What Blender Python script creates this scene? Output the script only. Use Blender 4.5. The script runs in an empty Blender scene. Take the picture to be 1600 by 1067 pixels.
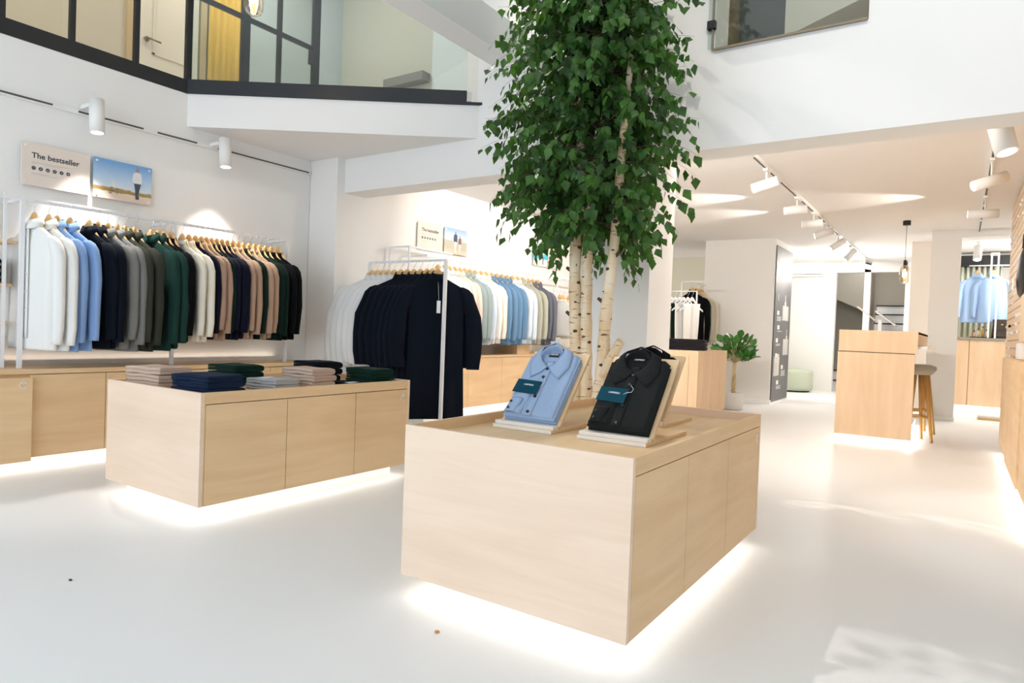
import bpy, bmesh, math, random
from mathutils import Vector, Matrix, noise
PI = math.pi
S = bpy.context.scene
COL = S.collection
random.seed(7)

# ------------------------------------------------------------------ camera
YAW, PITCH, ROLL, FPX, CAMH = math.radians(33.89), math.radians(-1.14), math.radians(2.16), 1038.39, 0.95
cam_d = bpy.data.cameras.new('camera')
cam_d.sensor_fit = 'HORIZONTAL'
cam_d.sensor_width = 36.0
cam_d.lens = 36.0 * FPX / 1600.0
cam_d.clip_start = 0.02
cam_d.clip_end = 200
cam = bpy.data.objects.new('camera', cam_d)
COL.objects.link(cam)
_f = Vector((-math.sin(YAW) * math.cos(PITCH), math.cos(YAW) * math.cos(PITCH), math.sin(PITCH)))
_r = Vector((math.cos(YAW), math.sin(YAW), 0))
_u = _r.cross(_f)
_r2 = math.cos(ROLL) * _r + math.sin(ROLL) * _u
_u2 = -math.sin(ROLL) * _r + math.cos(ROLL) * _u
M = Matrix((( _r2.x, _u2.x, -_f.x, 0), (_r2.y, _u2.y, -_f.y, 0), (_r2.z, _u2.z, -_f.z, CAMH), (0, 0, 0, 1)))
cam.matrix_world = M
S.camera = cam

# ------------------------------------------------------------------ world, exposure, big lights
S.view_settings.view_transform = 'Standard'
S.view_settings.look = 'None'
S.view_settings.gamma = 1.0
S.view_settings.use_curve_mapping = False
S.view_settings.exposure = 0.62
S.cycles.use_denoising = True
S.cycles.max_bounces = 8
S.cycles.diffuse_bounces = 5
S.cycles.glossy_bounces = 3
S.cycles.transparent_max_bounces = 12
S.cycles.sample_clamp_indirect = 6.0
S.cycles.caustics_reflective = False
S.cycles.caustics_refractive = False
W = bpy.data.worlds.new('daylight')
S.world = W
W.use_nodes = True
W.node_tree.nodes['Background'].inputs[0].default_value = (0.84, 0.92, 1.0, 1)
W.node_tree.nodes['Background'].inputs[1].default_value = 0.85

def light(name, kind, loc, target, power, color=(1, 1, 1), **kw):
    d = bpy.data.lights.new(name, kind)
    d.energy = power
    d.color = color
    for k, v in kw.items():
        setattr(d, k, v)
    o = bpy.data.objects.new(name, d)
    COL.objects.link(o)
    o.location = loc
    if target is not None:
        dv = Vector(target) - Vector(loc)
        o.rotation_euler = dv.to_track_quat('-Z', 'Y').to_euler()
    return o

WARM = (1.0, 0.94, 0.875)
COOL = (0.74, 0.87, 1.0)
# daylight through the shop window behind the camera
light('window_daylight', 'AREA', (-2.2, -2.7, 1.7), (-2.2, 3, 1.5), 72, COOL, shape='RECTANGLE', size=5.4, size_y=2.6)

# added fill lights without fixtures: upstairs, behind the cross beam, in the far rooms
light('upstairs_fill', 'POINT', (-5.9, 1.8, 4.9), None, 30, WARM, shadow_soft_size=.2)
light('upstairs_fill', 'POINT', (-5.9, 4.4, 4.9), None, 22, WARM, shadow_soft_size=.2)
light('window_room_fill', 'POINT', (.1, 4.8, 4.2), None, 9, WARM, shadow_soft_size=.1)  # added fill for the room behind the upper window
light('beam_fill', 'AREA', (-2.2, 4.45, 2.36), (-1.6, 12, 1.35), 92, WARM, shape='RECTANGLE', size=3.0, size_y=.25)  # area light added behind the beam to brighten the rear
light('rear_fill', 'POINT', (-1.6, 12.0, 2.1), None, 45, WARM, shadow_soft_size=.1)  # fill added to lift the rear rooms, no fixture
light('rear_fill', 'POINT', (1.1, 11.3, 2.2), None, 40, WARM, shadow_soft_size=.1)

# ------------------------------------------------------------------ materials
MATS = {}
def new_mat(name):
    m = bpy.data.materials.new(name)
    m.use_nodes = True
    b = m.node_tree.nodes['Principled BSDF']
    return m, m.node_tree, b

def plain(name, col, rough=0.6, metal=0.0, emit=None, estr=0.0, bump=0.0, bscale=60, vary=0.0, spec=None):
    if name in MATS: return MATS[name]
    m, nt, b = new_mat(name)
    b.inputs['Base Color'].default_value = (*col, 1)
    b.inputs['Roughness'].default_value = rough
    b.inputs['Metallic'].default_value = metal
    if spec is not None: b.inputs['Specular IOR Level'].default_value = spec
    if emit:
        b.inputs['Emission Color'].default_value = (*emit, 1)
        b.inputs['Emission Strength'].default_value = estr
    if bump or vary:
        tc = nt.nodes.new('ShaderNodeTexCoord')
        nz = nt.nodes.new('ShaderNodeTexNoise')
        nz.inputs['Scale'].default_value = bscale
        nz.inputs['Detail'].default_value = 4
        nt.links.new(tc.outputs['Object'], nz.inputs['Vector'])
        if bump:
            bp = nt.nodes.new('ShaderNodeBump')
            bp.inputs['Strength'].default_value = bump
            bp.inputs['Distance'].default_value = 0.01
            nt.links.new(nz.outputs['Fac'], bp.inputs['Height'])
            nt.links.new(bp.outputs['Normal'], b.inputs['Normal'])
        if vary:
            mx = nt.nodes.new('ShaderNodeMix'); mx.data_type = 'RGBA'
            mx.inputs['A'].default_value = (*[c * (1 - vary) for c in col], 1)
            mx.inputs['B'].default_value = (*[min(1, c * (1 + vary)) for c in col], 1)
            nt.links.new(nz.outputs['Fac'], mx.inputs['Factor'])
            nt.links.new(mx.outputs['Result'], b.inputs['Base Color'])
    MATS[name] = m
    return m

def fabric(name, col, rough=0.9, vary=0.06):
    m = plain('fabric_' + name, col, rough, bump=0.25, bscale=320, vary=vary, spec=0.08)
    b = m.node_tree.nodes['Principled BSDF']
    b.inputs['Sheen Weight'].default_value = 0.03
    b.inputs['Sheen Roughness'].default_value = 0.5
    return m

def wood(name, ca, cb, grain='z', scale=1.0, rough=0.5):
    if name in MATS: return MATS[name]
    m, nt, b = new_mat(name)
    tc = nt.nodes.new('ShaderNodeTexCoord')
    mp = nt.nodes.new('ShaderNodeMapping')
    st = {'x': (0.7, 7, 7), 'y': (7, 0.7, 7), 'z': (7, 7, 0.7)}[grain]
    mp.inputs['Scale'].default_value = [s * scale for s in st]
    n1 = nt.nodes.new('ShaderNodeTexNoise'); n1.inputs['Scale'].default_value = 1.6; n1.inputs['Detail'].default_value = 6; n1.inputs['Distortion'].default_value = 0.8
    mp2 = nt.nodes.new('ShaderNodeMapping')
    mp2.inputs['Scale'].default_value = [s * scale * 9 if s > 1 else s * scale * 3 for s in st]
    n2 = nt.nodes.new('ShaderNodeTexNoise'); n2.inputs['Scale'].default_value = 3.0; n2.inputs['Detail'].default_value = 3
    n3 = nt.nodes.new('ShaderNodeTexNoise'); n3.inputs['Scale'].default_value = 2.5; n3.inputs['Detail'].default_value = 2
    for mm in (mp, mp2): nt.links.new(tc.outputs['Object'], mm.inputs['Vector'])
    nt.links.new(tc.outputs['Object'], n3.inputs['Vector'])
    nt.links.new(mp.outputs[0], n1.inputs['Vector'])
    nt.links.new(mp2.outputs[0], n2.inputs['Vector'])
    a1 = nt.nodes.new('ShaderNodeMath'); a1.operation = 'MULTIPLY_ADD'; a1.inputs[1].default_value = 0.25
    nt.links.new(n2.outputs['Fac'], a1.inputs[0]); nt.links.new(n1.outputs['Fac'], a1.inputs[2])
    a2 = nt.nodes.new('ShaderNodeMath'); a2.operation = 'MULTIPLY_ADD'; a2.inputs[1].default_value = 0.35
    nt.links.new(n3.outputs['Fac'], a2.inputs[0]); nt.links.new(a1.outputs[0], a2.inputs[2])
    rp = nt.nodes.new('ShaderNodeValToRGB')
    rp.color_ramp.elements[0].position = 0.55; rp.color_ramp.elements[0].color = (*cb, 1)
    rp.color_ramp.elements[1].position = 1.05; rp.color_ramp.elements[1].color = (*ca, 1)
    nt.links.new(a2.outputs[0], rp.inputs[0])
    nt.links.new(rp.outputs[0], b.inputs['Base Color'])
    b.inputs['Roughness'].default_value = rough
    b.inputs['Specular IOR Level'].default_value = 0.3
    MATS[name] = m
    return m

def glass(name, tint=(0.93, 0.97, 0.96), gloss=0.10):
    if name in MATS: return MATS[name]
    m = bpy.data.materials.new(name); m.use_nodes = True
    nt = m.node_tree; nt.nodes.clear()
    o = nt.nodes.new('ShaderNodeOutputMaterial'); t = nt.nodes.new('ShaderNodeBsdfTransparent')
    g = nt.nodes.new('ShaderNodeBsdfGlossy'); g.inputs['Roughness'].default_value = 0.02
    t.inputs[0].default_value = (*tint, 1)
    lw = nt.nodes.new('ShaderNodeLayerWeight'); lw.inputs['Blend'].default_value = 0.3
    ml = nt.nodes.new('ShaderNodeMath'); ml.operation = 'MULTIPLY_ADD'; ml.inputs[1].default_value = 0.5; ml.inputs[2].default_value = gloss * 0.4
    nt.links.new(lw.outputs['Fresnel'], ml.inputs[0])
    mx = nt.nodes.new('ShaderNodeMixShader')
    nt.links.new(ml.outputs[0], mx.inputs[0]); nt.links.new(t.outputs[0], mx.inputs[1]); nt.links.new(g.outputs[0], mx.inputs[2])
    nt.links.new(mx.outputs[0], o.inputs['Surface'])
    MATS[name] = m
    return m

BIRCH = wood('birch_plywood', (0.86, 0.67, 0.52), (0.77, 0.58, 0.43), 'x')
BIRCHY = wood('birch_plywood_along', (0.82, 0.60, 0.36), (0.72, 0.49, 0.27), 'y')
BIRCHZ = wood('birch_plywood_upright', (0.80, 0.60, 0.40), (0.70, 0.50, 0.31), 'z')
HWOOD = wood('hanger_wood', (0.80, 0.52, 0.24), (0.66, 0.38, 0.14), 'x', 3)
OAK = wood('stool_wood', (0.70, 0.43, 0.16), (0.50, 0.27, 0.08), 'z', 3)
WALL = plain('white_wall_paint', (0.86, 0.85, 0.83), 0.85, bump=0.03, bscale=90)
CEIL = plain('ceiling_paint', (0.87, 0.85, 0.83), 0.9)
METW = plain('white_powder_coat', (0.82, 0.82, 0.83), 0.4)
LAMPW = plain('white_lamp_metal', (0.84, 0.83, 0.81), 0.45)
BLACK = plain('black_steel', (0.008, 0.009, 0.012), 0.5)
DGREY = plain('track_slot_grey', (0.09, 0.085, 0.08), 0.6)
CHROME = plain('chrome_wire', (0.75, 0.75, 0.76), 0.25, 0.9)
PLINTH = plain('white_plinth', (0.88, 0.89, 0.88), 0.35)
GLASS = glass('clear_glass')
WPRINT = plain('white_print', (0.88, 0.88, 0.87), 0.6)

def floor_mat():
    m, nt, b = new_mat('white_epoxy_floor')
    tc = nt.nodes.new('ShaderNodeTexCoord')
    n = nt.nodes.new('ShaderNodeTexNoise'); n.inputs['Scale'].default_value = 1.4; n.inputs['Detail'].default_value = 8
    n2 = nt.nodes.new('ShaderNodeTexNoise'); n2.inputs['Scale'].default_value = 7; n2.inputs['Detail'].default_value = 8; n2.inputs['Roughness'].default_value = 0.7
    nt.links.new(tc.outputs['Object'], n.inputs['Vector']); nt.links.new(tc.outputs['Object'], n2.inputs['Vector'])
    rp = nt.nodes.new('ShaderNodeValToRGB')
    rp.color_ramp.elements[0].position = 0.66; rp.color_ramp.elements[0].color = (0.86, 0.86, 0.855, 1)
    rp.color_ramp.elements[1].position = 0.80; rp.color_ramp.elements[1].color = (0.79, 0.79, 0.785, 1)
    nt.links.new(n2.outputs['Fac'], rp.inputs[0])
    nt.links.new(rp.outputs[0], b.inputs['Base Color'])
    mr = nt.nodes.new('ShaderNodeMapRange'); mr.inputs['To Min'].default_value = 0.34; mr.inputs['To Max'].default_value = 0.55
    nt.links.new(n.outputs['Fac'], mr.inputs['Value']); nt.links.new(mr.outputs[0], b.inputs['Roughness'])
    b.inputs['Specular IOR Level'].default_value = 0.4
    return m
FLOOR = floor_mat()

# ------------------------------------------------------------------ mesh helpers
class MB:
    def __init__(s):
        s.v = []; s.f = []; s.sm = []
    def add(s, vs, fs, smooth=False, M=None):
        k = len(s.v)
        s.v += [(M @ Vector(v)) if M else Vector(v) for v in vs]
        s.f += [tuple(i + k for i in f) for f in fs]
        s.sm += [smooth] * len(fs)
        return s
    def box(s, a, b, M=None):
        x0, y0, z0 = [min(p, q) for p, q in zip(a, b)]; x1, y1, z1 = [max(p, q) for p, q in zip(a, b)]
        return s.add([(x0, y0, z0), (x1, y0, z0), (x1, y1, z0), (x0, y1, z0), (x0, y0, z1), (x1, y0, z1), (x1, y1, z1), (x0, y1, z1)],
                     [(0, 3, 2, 1), (4, 5, 6, 7), (0, 1, 5, 4), (1, 2, 6, 5), (2, 3, 7, 6), (3, 0, 4, 7)], False, M)
    def prism(s, pts, z0, z1, M=None):
        n = len(pts)
        a = sum(pts[i][0] * pts[(i + 1) % n][1] - pts[(i + 1) % n][0] * pts[i][1] for i in range(n))
        if a < 0: pts = pts[::-1]
        return s.add([(x, y, z0) for x, y in pts] + [(x, y, z1) for x, y in pts],
                     [tuple(range(n))[::-1], tuple(range(n, 2 * n))] + [(i, (i + 1) % n, n + (i + 1) % n, n + i) for i in range(n)], False, M)
    def rings(s, rings, cap=True, smooth=True, M=None):
        n = len(rings[0]); vs = [p for r in rings for p in r]; fs = []
        for i in range(len(rings) - 1):
            for j in range(n):
                fs.append((i * n + j, i * n + (j + 1) % n, (i + 1) * n + (j + 1) % n, (i + 1) * n + j))
        s.add(vs, fs, smooth, M)
        if cap:
            k = len(s.v) - len(vs)
            s.f.append(tuple(k + j for j in range(n))[::-1]); s.sm.append(False)
            s.f.append(tuple(k + (len(rings) - 1) * n + j for j in range(n))); s.sm.append(False)
        return s
    def cyl(s, a, b, r, r2=None, n=16, M=None, smooth=True):
        return s.tube([a, b], [r, r if r2 is None else r2], n, M, smooth)
    def tube(s, path, rad, n=8, M=None, smooth=True, sq=None):
        P = [Vector(p) for p in path]
        if not hasattr(rad, '__len__'): rad = [rad] * len(P)
        rings = []; up = None
        for i, p in enumerate(P):
            t = (P[min(i + 1, len(P) - 1)] - P[max(i - 1, 0)])
            if t.length < 1e-9: t = Vector((0, 0, 1))
            t.normalize()
            if up is None:
                up = Vector((0, 0, 1)) if abs(t.z) < 0.9 else Vector((1, 0, 0))
            a = t.cross(up)
            if a.length < 1e-6: a = t.cross(Vector((0, 1, 0.3)))
            a.normalize(); bb = a.cross(t).normalized(); up = bb
            rings.append([p + a * math.cos(2 * PI * (j + .5) / n) * rad[i] + bb * math.sin(2 * PI * (j + .5) / n) * rad[i] for j in range(n)])
        return s.rings(rings, True, smooth, M)
    def lathe(s, prof, n=24, c=(0, 0, 0), M=None):
        rings = [[(c[0] + r * math.cos(2 * PI * j / n), c[1] + r * math.sin(2 * PI * j / n), c[2] + z) for j in range(n)] for r, z in prof]
        return s.rings(rings, True, True, M)
    def grid(s, nu, nv, fn, smooth=True, M=None):
        vs = [fn(i / nu, j / nv) for j in range(nv + 1) for i in range(nu + 1)]
        fs = [(j * (nu + 1) + i, j * (nu + 1) + i + 1, (j + 1) * (nu + 1) + i + 1, (j + 1) * (nu + 1) + i) for j in range(nv) for i in range(nu)]
        return s.add(vs, fs, smooth, M)
    def mesh(s, name, mat):
        me = bpy.data.meshes.new(name)
        me.from_pydata([tuple(v) for v in s.v], [], s.f)
        me.polygons.foreach_set('use_smooth', s.sm)
        if mat: me.materials.append(mat)
        me.update()
        return me

def obj(name, mb, mat, parent=None, loc=None, bevel=0.0, solid=0.0, subd=0, recalc=False):
    me = mb.mesh(name, mat) if isinstance(mb, MB) else mb
    if recalc:
        bm = bmesh.new(); bm.from_mesh(me); bmesh.ops.recalc_face_normals(bm, faces=bm.faces); bm.to_mesh(me); bm.free()
    o = bpy.data.objects.new(name, me)
    COL.objects.link(o)
    if parent: o.parent = parent
    if loc: o.location = loc
    if solid:
        md = o.modifiers.new('thick', 'SOLIDIFY'); md.thickness = solid; md.offset = 0
    if bevel:
        md = o.modifiers.new('bevel', 'BEVEL'); md.width = bevel; md.segments = 2; md.limit_method = 'ANGLE'
    if subd:
        md = o.modifiers.new('sub', 'SUBSURF'); md.levels = subd; md.render_levels = subd
    return o

def tag(o, label=None, cat=None, group=None, kind=None):
    if label: o['label'] = label
    if cat: o['category'] = cat
    if group: o['group'] = group
    if kind: o['kind'] = kind
    return o

def thing(name, label, cat, loc=(0, 0, 0), rz=0.0, group=None):
    o = bpy.data.objects.new(name, None)
    o.empty_display_size = 0.05
    COL.objects.link(o)
    o.location = loc; o.rotation_euler = (0, 0, rz)
    return tag(o, label, cat, group)

def struct(name, mb, mat, **kw):
    return tag(obj(name, mb, mat, **kw), kind='structure')

def dup(root, loc=None, rz=None, label=None, group=None):
    r = root.copy(); COL.objects.link(r)
    if loc is not None: r.location = loc
    if rz is not None: r.rotation_euler = (0, 0, rz)
    if label: r['label'] = label
    if group: r['group'] = group
    for ch in list(root.children):
        c = ch.copy(); COL.objects.link(c); c.parent = r
        for g in list(ch.children):
            d = g.copy(); COL.objects.link(d); d.parent = c
    return r

def text_mesh(name, body, size, mat, parent, M, bold=0.0, align='LEFT', spacing=1.0):
    cu = bpy.data.curves.new(name + '_curve', 'FONT')
    cu.body = body; cu.size = size; cu.align_x = align; cu.extrude = 0.0004; cu.offset = bold; cu.resolution_u = 3
    cu.space_line = spacing
    t = bpy.data.objects.new(name + '_tmp', cu); COL.objects.link(t)
    bpy.context.view_layer.update()
    me = bpy.data.meshes.new_from_object(t.evaluated_get(bpy.context.evaluated_depsgraph_get()))
    bpy.data.objects.remove(t, do_unlink=True)
    me.transform(M)
    me.materials.clear(); me.materials.append(mat)
    o = bpy.data.objects.new(name, me); COL.objects.link(o); o.parent = parent
    return o

# frames: local x (right on the surface), y (up), z (out of the surface)
def frame(o, x, y):
    x = Vector(x).normalized(); y = Vector(y).normalized(); z = x.cross(y)
    return Matrix(((x.x, y.x, z.x, o[0]), (x.y, y.y, z.y, o[1]), (x.z, y.z, z.z, o[2]), (0, 0, 0, 1)))

ORD = ['zeroth', 'first', 'second', 'third', 'fourth', 'fifth', 'sixth', 'seventh', 'eighth', 'ninth', 'tenth', 'eleventh', 'twelfth', 'thirteenth', 'fourteenth',
       'fifteenth', 'sixteenth', 'seventeenth', 'eighteenth', 'nineteenth', 'twentieth']
def ordn(i):
    if i <= 20: return ORD[i]
    if i == 30: return 'thirtieth'
    if i == 40: return 'fortieth'
    return {2: 'twenty-', 3: 'thirty-', 4: 'forty-'}[i // 10] + ORD[i % 10]

# ------------------------------------------------------------------ the setting
XL, XW2, YB, ZC, ZB, ZU = -4.886, -4.53, 4.02, 2.375, 2.083, 2.62
XR = 0.74
struct('floor', MB().box((-7.2, -3, -0.1), (3.2, 19, 0)), FLOOR)
struct('wall_left', MB().box((XL - .1, -3, 0), (XL, 3.93, ZU - .002)), WALL)
struct('trim_1', MB().box((XL - .1, 3.934, 0), (XW2, 4.28, ZC)), WALL)            # pilaster
struct('wall_left_rear', MB().box((XW2 - .12, 4.28, 0), (XW2, 12.0, ZC)), WALL)
struct('wall_right', MB().box((XR, -3, 0), (XR + .1, 9.3, 5.2)), WALL)
struct('wall_front_high', MB().box((-5.0, -3.0, 3.0), (XR, -2.9, 5.2)), WALL)
# cross beam with the high wall standing on it, opening for the upper window
b = MB().box((XW2, YB, ZB), (XR, YB + .25, ZC))
struct('trim_2', b, WALL)
w = MB()
w.box((-3.1, YB, ZC), (XR, YB + .25, 2.68))
w.box((-3.1, YB, 2.68), (-1.30, YB + .25, 5.2))
w.box((-.475, YB, 2.68), (XR, YB + .25, 5.2))
w.box((-1.30, YB, 3.7), (-.475, YB + .25, 5.2))
struct('wall_high_rear', w, WALL)
struct('ceiling', MB().box((-4.7, YB + .25, ZC), (1.7, 13.6, ZC + .2)), CEIL)
struct('ceiling_atrium', MB().box((-7.1, -3, 5.2), (1.2, 6.3, 5.3)), CEIL)
A = Vector((XL, 2.78)); B = Vector((-3.05, 4.04)); D = (B - A).normalized(); Nn = Vector((D.y, -D.x))
sl = MB().prism([(XL - .05, 2.78), (XL, 2.78), (-3.05, 4.04), (-3.05, 4.3), (XL - .05, 4.3)], ZC, ZU)
struct('trim_3', sl, CEIL)                                                        # slanted balcony slab
struct('floor_upper', MB().box((-7.1, -1.0, ZU - .15), (XL - .1, 6.2, ZU)).box((XL - .1, 4.3, ZU - .15), (-3.05, 6.2, ZU)), WALL)
struct('trim_4', MB().box((-2.95, -2.9, 2.884), (-2.75, YB, 3.14)), WALL)           # overhead beam
struct('trim_5', MB().box((-2.19, YB - .003, 0), (-1.66, 4.42, ZC + .003)), WALL)                 # big column behind the tree
c2 = MB().box((-3.22, 9.93, 0), (-2.215, 11.05, ZC))
struct('trim_6', c2, WALL)
struct('trim_7', MB().box((-.335, 9.9, 0), (-.02, 10.2, ZC)), WALL)
struct('trim_8', MB().box((-.60, 10.9, 0), (-.36, 11.2, ZC)), plain('cream_paint', (0.84, 0.76, 0.68), 0.8))
struct('baseboard_column', MB().box((-3.22, 9.915, 0), (-2.2, 9.93, .06)).box((-2.215, 9.93, 0), (-2.2, 11.05, .06)), PLINTH)
struct('baseboard_pillar', MB().box((-.345, 9.885, 0), (-.01, 9.9, .05)), PLINTH)
struct('trim_9', MB().box((-.02, 9.9, 2.28), (XR, 10.2, ZC)), WALL)
# rear wall with its openings and the room behind on the left
YR = 13.5
w = MB().box((-4.7, YR, 0), (-1.92, YR + .15, ZC)).box((-1.46, YR, 0), (-1.36, YR + .15, ZC)).box((-1.92, YR, 2.2), (-.8, YR + .15, ZC)).box((-.82, YR, 0), (1.7, YR + .15, ZC))
struct('wall_rear', w, WALL)
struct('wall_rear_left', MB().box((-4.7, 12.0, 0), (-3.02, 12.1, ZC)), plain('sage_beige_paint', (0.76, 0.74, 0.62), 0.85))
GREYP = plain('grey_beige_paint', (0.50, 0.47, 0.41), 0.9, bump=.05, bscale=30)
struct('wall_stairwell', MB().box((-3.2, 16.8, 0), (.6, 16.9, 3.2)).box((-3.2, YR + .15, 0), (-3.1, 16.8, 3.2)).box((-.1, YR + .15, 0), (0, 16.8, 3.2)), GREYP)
struct('ceiling_stairwell', MB().box((-3.2, YR + .15, 3.2), (.6, 16.9, 3.3)), CEIL)
struct('wall_right_rear', MB().box((1.6, 9.3, 0), (1.7, 13.5, ZC)).box((XR, 9.3, 0), (1.7, 9.4, ZC)), WALL)
# upstairs shell
UPB = plain('warm_beige_paint', (0.66, 0.60, 0.48), 0.85)
UPL = plain('pale_daylight_blue', (0.62, 0.68, 0.70), 0.85)  # daylight of an upstairs window put into the wall colour
struct('wall_upper_left', MB().box((-7.0, -1.0, ZU), (-6.9, 4.35, 5.2)), UPB)
struct('wall_upper_daylit', MB().box((-7.0, 4.35, ZU), (-6.9, 6.1, 5.2)), UPL)  # wall section coloured in place of a daylit window
struct('wall_upper_rear', MB().box((-6.9, 6.0, ZU), (-5.32, 6.1, 5.2)), plain('beige_plaster', (0.62, 0.59, 0.50), 0.85))
struct('wall_upper_return', MB().box((-5.32, 6.0, ZU), (-3.0, 6.1, 5.2)), plain('light_plaster', (0.75, 0.78, 0.78), 0.85))
struct('wall_upper_side', MB().box((-3.1, 4.27, ZU), (-3.0, 6.0, 5.2)), WALL)
struct('wall_upper_front', MB().box((-7.0, -1.1, ZU), (XL, -1.0, 5.2)), UPB)
# room beyond the upper window on the right
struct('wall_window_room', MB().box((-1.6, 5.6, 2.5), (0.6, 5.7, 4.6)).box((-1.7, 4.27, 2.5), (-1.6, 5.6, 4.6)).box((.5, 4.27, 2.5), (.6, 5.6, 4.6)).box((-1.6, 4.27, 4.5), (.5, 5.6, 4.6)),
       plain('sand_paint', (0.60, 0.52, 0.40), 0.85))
struct('trim_10', MB().add([(-1.1, 5.59, 2.9), (.3, 5.59, 3.35), (.3, 5.59, 4.5), (-1.1, 5.59, 3.5), (-1.1, 4.9, 3.05), (.3, 4.9, 3.5), (.3, 4.9, 4.5), (-1.1, 4.9, 3.6)],
    [(0, 3, 2, 1), (4, 5, 6, 7), (0, 1, 5, 4), (1, 2, 6, 5), (2, 3, 7, 6), (3, 0, 4, 7)]), plain('off_white_paint', (.72, .68, .60), .85))
struct('wall_window_blue', MB().box((-1.6, 5.55, 2.5), (-1.15, 5.6, 4.5)), plain('slate_paint', (.28, .33, .38), .8))
struct('floor_window_room', MB().box((-1.6, 4.27, 2.5), (0.5, 5.6, 2.58)), UPB)

# upper window pane on the right with its black clamp
win = tag(obj('window_1', MB().box((-1.34, 4.00, 2.685), (-.48, 4.012, 3.72)), GLASS), kind='structure')
obj('window_edge', MB().box((-1.31, 3.998, 2.672), (-.478, 4.014, 2.684)).box((-1.318, 3.998, 2.68), (-1.308, 4.014, 3.72)), plain('bronze_edge', (0.25, 0.2, 0.14), .5), win)
obj('clamp', MB().box((-1.345, 3.985, 2.80), (-1.295, 4.02, 2.85)), BLACK, win, bevel=.003)

# ------------------------------------------------------------------ steel partition upstairs
pt = thing('steel_partition', 'black steel framed glass partition above the left wall', 'partition', (XL, 1.0, ZU))
def loc(mb, p): return mb
fr = MB()
fr.box((-.03, -1.9, 0), (.005, 2.99, .10))
obj('bottom_frame', fr, BLACK, pt)
for yy, hw in ((.12, .02), (.607, .018), (.994, .016), (1.401, .016), (1.782, .022), (2.253, .035), (2.574, .016), (2.956, .035)):
    obj('mullion', MB().box((-.03, yy - hw, .10), (.004, yy + hw, 2.4)), BLACK, pt)
obj('rail', MB().box((-.028, -1.9, .74), (0, 2.99, .775)), BLACK, pt)
obj('glass_pane', MB().box((-.018, -1.9, .10), (-.010, 2.99, 2.4)), glass('partition_glass', (0.93, 0.93, 0.90), .06), pt)
obj('latch', MB().box((-.04, 2.90, .62), (.02, 2.925, .74)), BLACK, pt)
dr = thing('door_1', None, None, (-6.9, 0, ZU)); tag(dr, kind='structure')
obj('door_leaf', MB().box((0, 3.40, 0.02), (.04, 4.0, 2.1)), plain('cream_door', (0.85, 0.80, 0.68), .5), dr)
mo = MB()
for a, c_, z0, z1 in ((3.52, 3.9, .15, .75), (3.52, 3.9, .95, 1.95)):
    mo.box((.04, a, z0), (.052, a + .02, z1)).box((.04, c_, z0), (.052, c_ + .02, z1)).box((.04, a, z0), (.052, c_ + .02, z0 + .02)).box((.04, a, z1 - .02), (.052, c_ + .02, z1))
obj('door_panel_moulding', mo, MATS['cream_door'], dr)
obj('door_frame', MB().box((0, 3.28, 0), (.03, 3.38, 2.2)).box((0, 4.02, 0), (.05, 4.09, 2.2)), plain('tan_wood', (0.62, 0.46, 0.24), .5), dr)
hd = MB().cyl((.04, 3.46, 1.08), (.06, 3.46, 1.08), .025).tube([(.06, 3.46, 1.08), (.09, 3.46, 1.08), (.09, 3.58, 1.075)], .009)
obj('door_handle', hd, plain('bronze_metal', (0.3, 0.22, 0.13), .3, .8), dr)
YEL = plain('yellow_curtain_cloth', (0.90, 0.58, 0.08), .8)
def cur(u, v):
    y = 4.1 + u * .42
    return (.06 + .02 * math.sin(u * 34), y, .05 + v * 2.3)
cu_ = tag(obj('curtain', MB().grid(60, 2, cur), YEL, loc=(-6.9, 0, ZU), solid=.004), 'yellow curtain hanging upstairs behind the steel partition', 'curtain')
sh = MB().box((-5.98, 5.86, 3.83), (-5.34, 5.99, 3.93))
tag(obj('wall_duct', sh, plain('grey_duct', (0.26, 0.24, 0.22), .7)), 'dark grey box on the upstairs wall seen through the balcony glass', 'duct')

# balcony balustrade on the slanted slab
bl = thing('balcony_balustrade', 'frameless glass balustrade on black steel base along the slanted balcony', 'balustrade', (A.x, A.y, ZU), math.atan2(D.y, D.x))
L = (B - A).length
obj('base_channel', MB().box((.0, -.012, 0), (2.095, .03, .105)), plain('dark_blue_black_steel', (0.012, 0.016, 0.022), .4), bl)
obj('base_strip', MB().box((0, -.016, 0), (L, .03, .02)), MATS['dark_blue_black_steel'], bl)
obj('glass_panel', MB().box((.02, .004, .105), (2.09, .016, 1.15)), glass('balustrade_glass', (0.88, 0.94, 0.94), .12), bl)
obj('end_clamp', MB().box((2.10, .0, .03), (2.13, .03, .10)), CHROME, bl)

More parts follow.
